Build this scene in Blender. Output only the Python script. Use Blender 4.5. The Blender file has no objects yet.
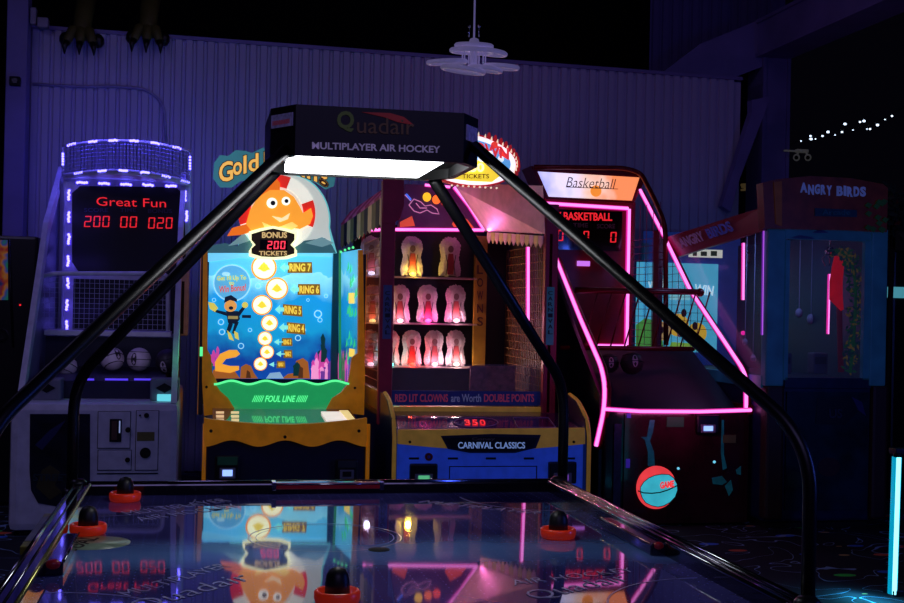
import bpy, bmesh, math, random
from mathutils import Vector, Matrix
random.seed(7)
SC = bpy.context.scene
COL = SC.collection

# ------------------------------------------------------------------ camera
FPX = 1250.0
CAMH = 1.4
YAW = math.atan(250 / FPX); PIT = math.atan(7.7 / FPX); ROLL = math.radians(1.2)
fw = Vector((math.sin(YAW) * math.cos(PIT), math.cos(YAW) * math.cos(PIT), math.sin(PIT))).normalized()
r0 = Vector((math.cos(YAW), -math.sin(YAW), 0))
u0 = r0.cross(fw)
cr = r0 * math.cos(ROLL) + u0 * math.sin(ROLL)
cu = -r0 * math.sin(ROLL) + u0 * math.cos(ROLL)
cam = bpy.data.objects.new('camera', bpy.data.cameras.new('camera'))
COL.objects.link(cam)
cam.data.sensor_width = 36.0
cam.data.lens = FPX / 904.0 * 36.0
cam.data.clip_start = 0.02
cam.matrix_world = Matrix(((cr.x, cu.x, -fw.x, 0), (cr.y, cu.y, -fw.y, 0), (cr.z, cu.z, -fw.z, CAMH), (0, 0, 0, 1)))
SC.camera = cam

# ------------------------------------------------------------------ exposure, world, big lights
SC.view_settings.view_transform = 'Standard'
SC.view_settings.look = 'None'
SC.view_settings.gamma = 1.0
SC.view_settings.use_curve_mapping = False
SC.view_settings.exposure = 0.0
w = bpy.data.worlds.new('night_hall'); SC.world = w; w.use_nodes = True
w.node_tree.nodes['Background'].inputs[0].default_value = (0.25, 0.22, 0.6, 1)
w.node_tree.nodes['Background'].inputs[1].default_value = 0.003

def area(name, loc, target, sx, sy, power, col):
    l = bpy.data.lights.new(name, 'AREA'); l.shape = 'RECTANGLE'; l.size = sx; l.size_y = sy
    l.energy = power; l.color = col
    o = bpy.data.objects.new(name, l); COL.objects.link(o); o.location = loc
    o.rotation_euler = (Vector(target) - Vector(loc)).to_track_quat('-Z', 'Y').to_euler()
    return o
area('blacklight_wall', (1.6, 7.6, 4.9), (1.4, 10.6, 2.6), 6.0, 0.3, 5.8, (0.60, 0.40, 1.0))
area('blacklight_hall', (0.6, -1.6, 3.6), (1.4, 8.0, 0.9), 3.0, 1.0, 25, (0.42, 0.34, 0.95))
area('blacklight_left', (-1.9, 5.6, 3.6), (-0.7, 8.0, 0.8), 1.0, 0.6, 12, (0.48, 0.40, 1.0))
area('blue_side_lamp', (5.2, 2.2, 1.7), (1.35, 4.3, 1.3), 0.25, 1.3, 24, (0.07, 0.14, 1.0))

# ------------------------------------------------------------------ helpers
def ray(px, py):
    return fw + cr * ((px - 452) / FPX) + cu * ((301.5 - py) / FPX)
def q(px, py, Y):                       # point seen at photo pixel, standing at depth Y
    d = ray(px, py); t = Y / d.y
    return Vector((d.x * t, Y, CAMH + d.z * t))
def qz(px, py, z):
    d = ray(px, py); t = (z - CAMH) / d.z
    return Vector((d.x * t, d.y * t, z))
def qx(px, py, X):
    d = ray(px, py); t = X / d.x
    return Vector((X, d.y * t, CAMH + d.z * t))

def lin(c):
    return tuple(((v / 255.0) / 12.92 if v / 255.0 <= 0.04045 else ((v / 255.0 + 0.055) / 1.055) ** 2.4) for v in c) + (1.0,)
MATS = {}
def M(name, col=(128, 128, 128), rough=0.5, metal=0.0, em=0.0, ecol=None, coat=0.0, var=0.12, scale=14.0, alpha=1.0, trans=0.0, bump=0.0, spec=0.5):
    if name in MATS: return MATS[name]
    m = bpy.data.materials.new(name); m.use_nodes = True; MATS[name] = m
    nt = m.node_tree; b = nt.nodes['Principled BSDF']
    c = lin(col)
    b.inputs['Roughness'].default_value = rough
    b.inputs['Metallic'].default_value = metal
    b.inputs['Coat Weight'].default_value = coat
    b.inputs['Coat Roughness'].default_value = 0.04
    b.inputs['Specular IOR Level'].default_value = spec
    b.inputs['Transmission Weight'].default_value = trans
    b.inputs['Alpha'].default_value = alpha
    tc = nt.nodes.new('ShaderNodeTexCoord'); nz = nt.nodes.new('ShaderNodeTexNoise')
    nz.inputs['Scale'].default_value = scale; nz.inputs['Detail'].default_value = 3
    nt.links.new(tc.outputs['Object'], nz.inputs['Vector'])
    rp = nt.nodes.new('ShaderNodeValToRGB')
    rp.color_ramp.elements[0].position = 0.3; rp.color_ramp.elements[1].position = 0.7
    rp.color_ramp.elements[0].color = tuple(v * (1 - var) for v in c[:3]) + (1,)
    rp.color_ramp.elements[1].color = tuple(min(1, v * (1 + var)) for v in c[:3]) + (1,)
    nt.links.new(nz.outputs['Fac'], rp.inputs['Fac'])
    nt.links.new(rp.outputs['Color'], b.inputs['Base Color'])
    if em > 0:
        if ecol is None: nt.links.new(rp.outputs['Color'], b.inputs['Emission Color'])
        else: b.inputs['Emission Color'].default_value = tuple(ecol) + (1,)
        b.inputs['Emission Strength'].default_value = em
    if bump > 0:
        bp = nt.nodes.new('ShaderNodeBump'); bp.inputs['Strength'].default_value = bump; bp.inputs['Distance'].default_value = 0.01
        nt.links.new(nz.outputs['Fac'], bp.inputs['Height']); nt.links.new(bp.outputs['Normal'], b.inputs['Normal'])
    return m
def G(name, col, strength=0.9):          # something that glows: backlit print, lamp, display
    return M(name, col, 0.4, em=strength, var=0.03)
def LED(name, rgb, k):
    return M(name, (30, 20, 30), 0.4, em=k, ecol=rgb)

WL = {}
def origin(o): return WL.get(o.name, Vector((0, 0, 0)))
def thing(name, label, cat, loc, group=None):
    o = bpy.data.objects.new(name, None); COL.objects.link(o); o.location = loc
    o.empty_display_size = 0.1
    WL[o.name] = Vector(loc)
    o['label'] = label; o['category'] = cat
    if group: o['group'] = group
    return o
def tag(o, label=None, cat=None, group=None, kind=None):
    if label: o['label'] = label
    if cat: o['category'] = cat
    if group: o['group'] = group
    if kind: o['kind'] = kind
    return o

class MB:
    def __init__(s): s.v = []; s.f = []; s.m = []; s.mats = []; s.cur = 0; s.sm = []
    def use(s, mat):
        if mat not in s.mats: s.mats.append(mat)
        s.cur = s.mats.index(mat); return s
    def add(s, vs, fs, smooth=False):
        n = len(s.v); s.v += [Vector(a) for a in vs]
        for f in fs: s.f.append([i + n for i in f]); s.m.append(s.cur); s.sm.append(smooth)
        return s
    def box(s, x0, x1, y0, y1, z0, z1, bev=0.0):
        x0, x1 = min(x0, x1), max(x0, x1); y0, y1 = min(y0, y1), max(y0, y1); z0, z1 = min(z0, z1), max(z0, z1)
        b = min(bev, (x1 - x0) * .45, (y1 - y0) * .45, (z1 - z0) * .45)
        if b <= 0:
            vs = [(x, y, z) for x in (x0, x1) for y in (y0, y1) for z in (z0, z1)]
            return s.add(vs, [(0, 1, 3, 2), (4, 6, 7, 5), (0, 4, 5, 1), (2, 3, 7, 6), (0, 2, 6, 4), (1, 5, 7, 3)])
        bm = bmesh.new(); bmesh.ops.create_cube(bm, size=1)
        for v in bm.verts: v.co = Vector(((x0 + x1) / 2 + v.co.x * (x1 - x0), (y0 + y1) / 2 + v.co.y * (y1 - y0), (z0 + z1) / 2 + v.co.z * (z1 - z0)))
        bmesh.ops.bevel(bm, geom=list(bm.edges), offset=b, segments=2, affect='EDGES', profile=0.6)
        bm.verts.index_update()
        s.add([v.co.copy() for v in bm.verts], [[v.index for v in f.verts] for f in bm.faces]); bm.free(); return s
    def bpx(s, px0, py0, px1, py1, Y, t, bev=0.0):     # box whose front face stands at depth Y
        a = q(px0, (py0 + py1) / 2, Y).x; b = q(px1, (py0 + py1) / 2, Y).x
        c = q((px0 + px1) / 2, py0, Y).z; d = q((px0 + px1) / 2, py1, Y).z
        return s.box(a, b, Y, Y + t, d, c, bev)
    def prism(s, pts, vec):
        n = len(pts); pts = [Vector(p) for p in pts]; vec = Vector(vec)
        return s.add(pts + [p + vec for p in pts], [list(range(n)), list(range(2 * n - 1, n - 1, -1))] + [(i, i + n, (i + 1) % n + n, (i + 1) % n) for i in range(n)])
    def ppx(s, pts, Y, t):
        return s.prism([q(a, b, Y) for a, b in pts], (0, t, 0))
    def px_(s, yz, x0, x1):
        return s.prism([(x0, a, b) for a, b in yz], (x1 - x0, 0, 0))
    def disc(s, px, py, rpx, Y, t, sy=1.0, n=28):
        c = q(px, py, Y); r = rpx * Y / FPX
        return s.prism([(c.x + r * math.cos(2 * math.pi * i / n), Y, c.z + sy * r * math.sin(2 * math.pi * i / n)) for i in range(n)], (0, t, 0))
    def ringpx(s, px, py, r1, r2, Y, t, a0=0, a1=360, sy=1.0, n=32):
        c = q(px, py, Y); k = Y / FPX; full = (a1 - a0) >= 359.9
        vs = []; fs = []
        N = n if full else n + 1
        for i in range(N):
            a = math.radians(a0 + (a1 - a0) * i / n)
            for rr, yy in ((r1, 0), (r2, 0), (r2, t), (r1, t)):
                vs.append((c.x + rr * k * math.cos(a), Y + yy, c.z + sy * rr * k * math.sin(a)))
        for i in range(n):
            j = (i + 1) % N
            for e in range(4): fs.append((i * 4 + e, j * 4 + e, j * 4 + (e + 1) % 4, i * 4 + (e + 1) % 4))
        if not full: fs += [(0, 1, 2, 3), ((N - 1) * 4 + 3, (N - 1) * 4 + 2, (N - 1) * 4 + 1, (N - 1) * 4)]
        return s.add(vs, fs)
    def tube(s, pts, r, n=8, closed=False, cap=True):
        pts = [Vector(p) for p in pts]; N = len(pts); vs = []; fs = []
        def tan(i):
            if closed: return (pts[(i + 1) % N] - pts[i - 1]).normalized()
            a = pts[min(i + 1, N - 1)] - pts[max(i - 1, 0)]; return a.normalized()
        t = tan(0); up = Vector((0, 0, 1)) if abs(t.z) < .9 else Vector((0, 1, 0))
        u = t.cross(up).normalized()
        for i in range(N):
            t = tan(i); u = (u - t * u.dot(t)).normalized(); v = t.cross(u)
            rr = r[i] if isinstance(r, (list, tuple)) else r
            for k in range(n):
                a = 2 * math.pi * (k + .5) / n; vs.append(pts[i] + (u * math.cos(a) + v * math.sin(a)) * rr)
        for i in range(N if closed else N - 1):
            j = (i + 1) % N
            for k in range(n): fs.append((i * n + k, i * n + (k + 1) % n, j * n + (k + 1) % n, j * n + k))
        if not closed and cap: fs += [list(range(n))[::-1], list(range((N - 1) * n, N * n))]
        return s.add(vs, fs, n > 5)
    def lathe(s, prof, c, n=32, axis='z', sx=1, sy=1):
        vs = []; fs = []; c = Vector(c)
        for r, h in prof:
            for k in range(n):
                a = 2 * math.pi * k / n
                p = (r * math.cos(a) * sx, r * math.sin(a) * sy, h) if axis == 'z' else ((r * math.cos(a) * sx, h, r * math.sin(a)) if axis == 'y' else (h, r * math.cos(a), r * math.sin(a)))
                vs.append(c + Vector(p))
        L = len(prof)
        for i in range(L - 1):
            for k in range(n): fs.append((i * n + k, i * n + (k + 1) % n, (i + 1) * n + (k + 1) % n, (i + 1) * n + k))
        fs += [list(range(n))[::-1], list(range((L - 1) * n, L * n))]
        return s.add(vs, fs, True)
    def ball(s, c, r, n=20, sx=1, sy=1, sz=1):
        m = n // 2
        prof = [(max(1e-4, r * math.sin(math.pi * i / m)), -r * sz * math.cos(math.pi * i / m)) for i in range(m + 1)]
        return s.lathe(prof, c, n, sx=sx, sy=sy)
    def build(s, name, parent=None, label=None):
        me = bpy.data.meshes.new(name); o0 = origin(parent) if parent else Vector((0, 0, 0))
        off = o0
        if parent is None and s.v:
            xs = [v.x for v in s.v]; ys = [v.y for v in s.v]; zs = [v.z for v in s.v]
            off = Vector(((min(xs) + max(xs)) / 2, (min(ys) + max(ys)) / 2, min(zs)))
        me.from_pydata([tuple(v - off) for v in s.v], [], s.f)
        for m in s.mats: me.materials.append(m)
        for p, mi, sm in zip(me.polygons, s.m, s.sm): p.material_index = mi; p.use_smooth = sm
        me.validate(); bm = bmesh.new(); bm.from_mesh(me)
        bmesh.ops.recalc_face_normals(bm, faces=bm.faces); bm.to_mesh(me); bm.free()
        o = bpy.data.objects.new(name, me); COL.objects.link(o)
        if parent: o.parent = parent
        else: o.location = off
        WL[o.name] = off
        if label: o['label'] = label
        return o

def mb(mat): return MB().use(mat)
def copy_tree(o, parent=None):
    c = o.copy(); COL.objects.link(c)
    if parent: c.parent = parent
    for ch in [k for k in bpy.data.objects if k.parent == o]: copy_tree(ch, c)
    return c
def smooth(pts, k=6, d=0.3):             # round the corners of a polyline
    pts = [Vector(p) for p in pts]; out = [pts[0]]
    for i in range(1, len(pts) - 1):
        a, b, c = pts[i - 1], pts[i], pts[i + 1]
        l = min(d, (b - a).length * .48, (c - b).length * .48)
        p0 = b + (a - b).normalized() * l; p2 = b + (c - b).normalized() * l
        for j in range(k + 1):
            t = j / k; out.append(p0 * (1 - t) ** 2 + b * 2 * t * (1 - t) + p2 * t * t)
    out.append(pts[-1]); return out

def text_mesh(body, bold=0.0, shear=0.0, space=1.0):
    cu_ = bpy.data.curves.new('lettering', 'FONT'); cu_.body = body; cu_.offset = bold; cu_.shear = shear
    cu_.space_character = space; cu_.extrude = 0.02; cu_.resolution_u = 3
    ob = bpy.data.objects.new('tmp_lettering', cu_); COL.objects.link(ob)
    bpy.context.view_layer.update()
    me = bpy.data.meshes.new_from_object(ob.evaluated_get(bpy.context.evaluated_depsgraph_get()))
    vs = [v.co.copy() for v in me.vertices]; fs = [list(p.vertices) for p in me.polygons]
    bpy.data.objects.remove(ob); bpy.data.curves.remove(cu_); bpy.data.meshes.remove(me)
    x0 = min(v.x for v in vs); x1 = max(v.x for v in vs); y0 = min(v.y for v in vs); y1 = max(v.y for v in vs)
    return [Vector(((v.x - x0) / (x1 - x0), (v.y - y0) / (y1 - y0), v.z / .04 + .5)) for v in vs], fs
def text_on(m, body, O, U, V, N, t=0.004, bold=0.0, shear=0.0, warp=None):   # origin, width vector, height vector, outward normal
    vs, fs = text_mesh(body, bold, shear)
    O, U, V, N = Vector(O), Vector(U), Vector(V), Vector(N).normalized()
    return m.add([O + U * a.x + V * (a.y + (warp(a.x) if warp else 0)) + N * (t * a.z) for a in vs], fs)
def tpx(m, body, px0, py0, px1, py1, Y, bold=0.015, shear=0.0, tilt=0.0, warp=None, t=0.004):
    # pixel box (upper left, lower right) on the plane Y; tilt = right end raised by so many px
    a = q(px0, py1, Y); b = q(px1, py1 - tilt, Y); c = q(px0, py0, Y)
    return text_on(m, body, a, b - a, c - a, (0, -1, 0), t, bold, shear, warp)
SEG = {'0': 'abcdef', '1': 'bc', '2': 'abged', '3': 'abgcd', '4': 'fgbc', '5': 'afgcd', '6': 'afgecd', '7': 'abc', '8': 'abcdefg', '9': 'abcdfg'}
def seg(m, s, px0, py0, px1, py1, Y, th=0.2):
    a = q(px0, py1, Y); U = q(px1, py1, Y) - a; V = q(px0, py0, Y) - a
    n = len(s); cw = 1 / (n + (n - 1) * .35)
    for i, ch in enumerate(s):
        if ch == ' ': continue
        x0 = i * cw * 1.35; w_ = cw; hh = th * .5
        R = {'a': (0.08, .92, 1 - hh, 1), 'd': (0.08, .92, 0, hh), 'g': (0.08, .92, .5 - hh / 2, .5 + hh / 2), 'f': (0, th, .54, .97), 'e': (0, th, .03, .46), 'b': (1 - th, 1, .54, .97), 'c': (1 - th, 1, .03, .46)}
        for k in SEG[ch]:
            u0_, u1_, v0, v1 = R[k]
            sh = 0.12 * w_
            P = [a + U * (x0 + u * w_ + sh * v) + V * v for u, v in ((u0_, v0), (u1_, v0), (u1_, v1), (u0_, v1))]
            m.prism([p + Vector((0, -.004, 0)) for p in P], (0, .004, 0))
    return m
def net_y(m, px0, py0, px1, py1, Y, nx, nz, r=0.0022):
    a = q(px0, py0, Y); b = q(px1, py1, Y)
    for i in range(nx + 1):
        x = a.x + (b.x - a.x) * i / nx; m.tube([(x, Y, a.z), (x, Y, b.z)], r, 4)
    for i in range(nz + 1):
        z = a.z + (b.z - a.z) * i / nz; m.tube([(a.x, Y, z), (b.x, Y, z)], r, 4)
    return m
def net_x(m, X, y0, y1, z0, z1, ny, nz, r=0.0022, zt0=None):
    for i in range(ny + 1):
        y = y0 + (y1 - y0) * i / ny; m.tube([(X, y, z0), (X, y, z1)], r, 4)
    for i in range(nz + 1):
        z = z0 + (z1 - z0) * i / nz; m.tube([(X, y0, z), (X, y1, z)], r, 4)
    return m

# ------------------------------------------------------------------ materials
black = M('black_plastic', (14, 14, 16), 0.35)
blackg = M('black_gloss', (8, 8, 10), 0.12, coat=0.6)
darkm = M('dark_metal', (40, 40, 46), 0.35, 0.7)
poleM = M('black_powder_coated_tube', (9, 9, 14), 0.36, 0.0, spec=.5)
chrome = M('chrome', (190, 190, 200), 0.12, 1.0)
white = M('white_laminate', (205, 205, 215), 0.45)
whited = M('white_grey_plastic', (120, 122, 135), 0.5)
rubber = M('rubber_black', (18, 18, 18), 0.8)
yellow = M('yellow_orange_paint', (235, 145, 20), 0.45, coat=.2, em=.13)  # emission added to lift the yellow; the paint is no lamp
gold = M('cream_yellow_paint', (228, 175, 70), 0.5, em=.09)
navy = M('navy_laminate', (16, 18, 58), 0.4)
bluep = M('royal_blue_paint', (45, 85, 235), 0.45, em=.16)  # mild glow put into the blue paint so it reads brighter
maroon = M('maroon_paint', (140, 26, 58), 0.45, em=.03)
redp = M('dark_red_metal', (110, 14, 24), 0.3, 0.3)
cardg = M('grey_net_cord', (200, 200, 225), 0.8)
screen_blue = LED('lit_reader_screen', (0.25, 0.4, 1.0), 1.6)
pinkcore = LED('pink_led_core', (1.0, 0.24, 0.80), 1.6)
pinkhalo = LED('pink_led_halo', (1.0, 0.02, 0.45), 0.85)
blueled = LED('blue_white_led', (0.13, 0.11, 1.0), 7.0)
bluehalo = LED('blue_led_lens', (0.10, 0.05, 1.0), 1.0)
redled = LED('red_digit_led', (1.0, 0.02, 0.03), 0.85)
dimtext = LED('dim_red_caption', (0.5, 0.12, 0.2), 0.18)
cyanled = LED('cyan_led', (0.25, 0.85, 1.0), 2.2)
cyanhalo = LED('cyan_led_halo', (0.0, 0.45, 0.75), 0.7)
greenled = LED('green_edge_light', (0.1, 0.9, 0.3), 1.2)
glass = M('clear_panel', (200, 210, 220), 0.03, alpha=0.10, spec=0.6)

def led_line(name, parent, pts, rc=0.007, rh=0.013, back=(0, 0.006, 0), core=None, halo=None):
    core = core or pinkcore; halo = halo or pinkhalo
    m = mb(halo).tube([Vector(p) + Vector(back) for p in pts], rh, 8)  # wider, dimmer tube stands in for the glow around the LED core
    m.use(core).tube([Vector(p) + Vector(back) * -1.2 for p in pts], rc, 8)
    return m.build(name, parent)

# ------------------------------------------------------------------ the setting
def carpet_material():
    m = bpy.data.materials.new('arcade_carpet'); m.use_nodes = True; nt = m.node_tree; N = nt.nodes; L = nt.links
    b = N['Principled BSDF']; b.inputs['Roughness'].default_value = 0.85
    tc = N.new('ShaderNodeTexCoord')
    base = N.new('ShaderNodeRGB'); base.outputs[0].default_value = lin((14, 18, 34))
    prev = base.outputs[0]; ems = None
    specs = [(1.7, (0, 0), (255, 110, 70), .13), (1.5, (5, 3), (70, 255, 90), .12), (1.9, (9, 7), (70, 130, 250), .13), (2.4, (2, 11), (230, 190, 100), .09)]
    for k, (sc, off, col, th) in enumerate(specs):
        mp = N.new('ShaderNodeMapping'); mp.inputs['Location'].default_value = (off[0], off[1], 0)
        mp.inputs['Rotation'].default_value = (0, 0, k * 0.8); mp.inputs['Scale'].default_value = (sc, sc * 1.8, 1)
        v = N.new('ShaderNodeTexVoronoi'); v.inputs['Scale'].default_value = 1.0; v.inputs['Randomness'].default_value = 0.9
        L.new(tc.outputs['Object'], mp.inputs['Vector']); L.new(mp.outputs['Vector'], v.inputs['Vector'])
        lt = N.new('ShaderNodeMath'); lt.operation = 'LESS_THAN'; lt.inputs[1].default_value = th
        L.new(v.outputs['Distance'], lt.inputs[0])
        mx = N.new('ShaderNodeMix'); mx.data_type = 'RGBA'; L.new(lt.outputs[0], mx.inputs[0]); L.new(prev, mx.inputs[6]); mx.inputs[7].default_value = lin(col)
        prev = mx.outputs[2]
    nz = N.new('ShaderNodeTexNoise'); nz.inputs['Scale'].default_value = 2.4; nz.inputs['Detail'].default_value = 1; nz.inputs['Distortion'].default_value = 1.2
    L.new(tc.outputs['Object'], nz.inputs['Vector'])
    sb = N.new('ShaderNodeMath'); sb.operation = 'SUBTRACT'; sb.inputs[1].default_value = 0.5; L.new(nz.outputs['Fac'], sb.inputs[0])
    ab = N.new('ShaderNodeMath'); ab.operation = 'ABSOLUTE'; L.new(sb.outputs[0], ab.inputs[0])
    lt = N.new('ShaderNodeMath'); lt.operation = 'LESS_THAN'; lt.inputs[1].default_value = 0.006; L.new(ab.outputs[0], lt.inputs[0])
    mx = N.new('ShaderNodeMix'); mx.data_type = 'RGBA'; L.new(lt.outputs[0], mx.inputs[0]); L.new(prev, mx.inputs[6]); mx.inputs[7].default_value = lin((150, 190, 230))
    L.new(mx.outputs[2], b.inputs['Base Color'])
    return m
CARPET = carpet_material()
mb(CARPET).box(-6, 9, -2, 19, -0.1, 0).build('floor')['kind'] = 'structure'

WY = 10.7
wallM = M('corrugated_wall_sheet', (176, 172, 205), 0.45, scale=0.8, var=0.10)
def corrugated(m, x0, x1, Y, z0, z1f, pitch=0.088, d=0.026):
    n = int((x1 - x0) / pitch); pts = []
    for i in range(n):
        a = x0 + i * pitch
        pts += [(a, 0), (a + pitch * .18, 0), (a + pitch * .26, -d), (a + pitch * .82, -d), (a + pitch * .9, 0)]
        pts[-1] = (a + pitch * .92, 0)
    vs = []; fs = []
    for x, dy in pts: vs += [(x, Y + dy, z0), (x, Y + dy, z1f(x))]
    for i in range(len(pts) - 1): fs.append((i * 2, i * 2 + 2, i * 2 + 3, i * 2 + 1))
    m.add(vs, fs)
wa = q(30, 29, WY); wb = q(741, 81, WY)
m = mb(wallM); zt = lambda x: wa.z + (wb.z - wa.z) * (x - wa.x) / (wb.x - wa.x)
corrugated(m, wa.x, wb.x, WY, 0, zt)
m.box(wa.x, wb.x, WY + .002, WY + .12, 0, min(wa.z, wb.z) - .01)
m.build('wall_back')['kind'] = 'structure'
voidM = M('unlit_dark_wall', (10, 10, 16), 0.9)
mb(voidM).box(-6, 9, 18.5, 18.6, 0, 7).build('wall_far')['kind'] = 'structure'
mb(voidM).box(-6, 9, -2, 18.6, 7, 7.1).build('ceiling')['kind'] = 'structure'
beamM = M('painted_steel_beam', (120, 112, 170), 0.5, var=.15, scale=3)
# cap rail along the wall
m = mb(beamM).prism([(wa.x, WY - .04, wa.z), (wb.x, WY - .04, wb.z), (wb.x, WY - .04, wb.z + .03), (wa.x, WY - .04, wa.z + .03)], (0, .14, 0)); m.build('trim_1')['kind'] = 'structure'
# left column
LCY = 10.35
a = q(5, 100, LCY).x; b = q(26, 100, LCY).x
mb(beamM).box(a, b, LCY, LCY + .22, 0, 6.9, .008).build('trim_2')['kind'] = 'structure'
# right column, brace and the beam that runs towards the hall
RCY = 10.9
a = q(763, 110, RCY).x; b = q(788, 110, RCY).x
m = mb(beamM).box(a, b, RCY, RCY + .3, 0, q(775, 40, RCY).z, .01)
m.box(a - .012, a + .02, RCY - .02, RCY + .32, 0, q(775, 40, RCY).z); m.box(b - .02, b + .012, RCY - .02, RCY + .32, 0, q(775, 40, RCY).z)
m.build('trim_3')['kind'] = 'structure'
mb(beamM).ppx([(752, 100), (771, 96), (740, 178), (731, 212), (722, 206), (731, 178), (752, 112)], WY - .2, .1).build('trim_4')['kind'] = 'structure'
xb = q(788, 60, RCY).x
zb0 = q(788, 57, RCY).z; zb1 = q(788, 24, RCY).z
m = mb(beamM).box(xb - .3, xb, 4.0, RCY + .32, zb0, zb1, .01)
m.box(xb - .32, xb + .02, 4.0, RCY + .32, zb0 - .02, zb0 + .012); m.box(xb - .32, xb + .02, 4.0, RCY + .32, zb1 - .012, zb1 + .02)
m.build('trim_5')['kind'] = 'structure'
# the cross beam reaching left over the wall end, and the upper cladding above it
m = mb(beamM).prism([q(725, 80, RCY + .02), q(735, 77, RCY + .02), q(764, 66, RCY + .02), q(764, 18, RCY + .02), q(700, 44, RCY + .02), q(655, 78, RCY + .02)], (0, .18, 0))
m.build('trim_6')['kind'] = 'structure'
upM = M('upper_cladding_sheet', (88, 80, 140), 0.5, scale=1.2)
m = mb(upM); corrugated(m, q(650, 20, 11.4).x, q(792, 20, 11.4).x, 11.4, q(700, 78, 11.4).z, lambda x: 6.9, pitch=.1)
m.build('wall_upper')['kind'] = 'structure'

# conduit on the wall
m = mb(M('conduit_paint', (150, 145, 190), .5)).tube(smooth([q(33, 84, WY - .04), q(85, 87, WY - .04), q(110, 86, WY - .04), q(147, 89, WY - .04), q(164, 104, WY - .04), q(166, 142, WY - .04)], 5, .25), .012, 8)
tag(m.build('conduit'), 'thin painted conduit curving down the corrugated wall above the blue-lit basketball machine', 'pipe')
# wall box on the column
m = mb(rubber).bpx(9, 76, 20, 85, LCY - .06, .06, .01)
m.use(darkm).disc(14.5, 80.5, 2.6, LCY - .065, .01)
tag(m.build('junction_box'), 'small black box mounted high on the left steel column', 'electrical box')
m = mb(M('painted_bracket', (140, 135, 150), .6)).bpx(37, 17, 48, 27, LCY + .05, .1, .01).bpx(30, 7, 36, 24, LCY + .05, .08, .01)
tag(m.build('wall_bracket'), 'small pale bracket box beside the top of the left column', 'bracket')

# dinosaur-like talon feet peering over the wall
claw_skin = M('talon_skin', (84, 82, 30), .6, bump=.3); claw_dark = M('talon_black', (14, 12, 12), .35)
def talon(px, py, label):
    c = q(px, py, WY - .08); t = thing('talon_foot', label, 'animal foot decoration', c, 'pair of talon feet on top of the wall')
    m = mb(claw_skin)
    m.tube([c + Vector((0.01, .22, .42)), c + Vector((0, .1, .22)), c + Vector((0, -.03, .07)), c + Vector((0, -.03, 0))], [.085, .075, .07, .05], 12)
    for dx in (-.1, -.005, .09):
        m.tube([c + Vector((dx * .2, .02, .09)), c + Vector((dx * .7, -.07, .06)), c + Vector((dx * 1.0, -.12, -.03)), c + Vector((dx * 1.08, -.12, -.07))], [.045, .042, .036, .022], 10)
    m.build('foot', t)
    for dx in (-.1, -.005, .09):
        k = mb(claw_dark).tube([c + Vector((dx * 1.06, -.125, -.05)), c + Vector((dx * 1.2, -.16, -.09)), c + Vector((dx * 1.2, -.14, -.15))], [.03, .022, .004], 8)
        k.build('claw', t)
    k = mb(claw_dark)
    for sx in (-1, 1): k.ball(c + Vector((sx * .13, -.02, -.005)), .05, 10, sz=1.2)
    k.build('pad', t)
talon(82, 40, 'left one of two yellowish clawed feet hooked over the wall top')
talon(148, 38, 'right one of two yellowish clawed feet hooked over the wall top')

# ------------------------------------------------------------------ ring pendant
PY_ = 6.2
ringM = M('pendant_white_ring', (205, 195, 225), .35, em=.2, ecol=(.28, .24, .5))
c = q(474, 62, PY_); pend = thing('ring_pendant_lamp', 'hanging pendant lamp of overlapping pale rings on a thin cord, above the canopy', 'lamp', c)
mb(ringM).tube([q(474, 40, PY_), Vector((q(474, 40, PY_).x, PY_, 6.99))], .005, 8).build('cord', pend)
k = PY_ / FPX
def ring(px, py, R, tilt, r=.012, name='ring'):
    cc = q(px, py, PY_); pts = []
    for i in range(40):
        a = 2 * math.pi * i / 40
        pts.append(cc + Vector((R * k * math.cos(a), R * k * math.sin(a), tilt * R * k * math.cos(a) + .1 * R * k * math.sin(a))))
    mb(ringM).tube(pts, r, 8, closed=True).build(name, pend)
ring(474, 46, 18, .0); ring(472, 51, 21, 0); ring(487, 52, 19, -.1); ring(447, 62, 19, .08); ring(463, 70, 21, -.1); ring(485, 69, 16, -.1); ring(501, 67, 17, -.03); ring(473, 47, 14, 0)
cc = q(474, 50, PY_)
mb(ringM).lathe([(.012, .06), (.022, .055), (.03, .03), (.075, .012), (.075, 0), (.02, -.004), (.018, -.09), (.01, -.1)], cc, 24).build('hub', pend)
for dx in (-5, 5):
    p = q(474 + dx, 37, PY_); mb(chrome).tube([p, p + Vector((0, 0, .05))], .004, 6).ball(p + Vector((0, 0, .055)), .009, 10).build('finial', pend)
for i in range(7):
    a = i * .9; p = cc + Vector((.06 * math.cos(a), .06 * math.sin(a), -.015)); mb(ringM).tube([p, p - Vector((0, 0, .06))], .004, 6).build('spacer', pend)

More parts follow.
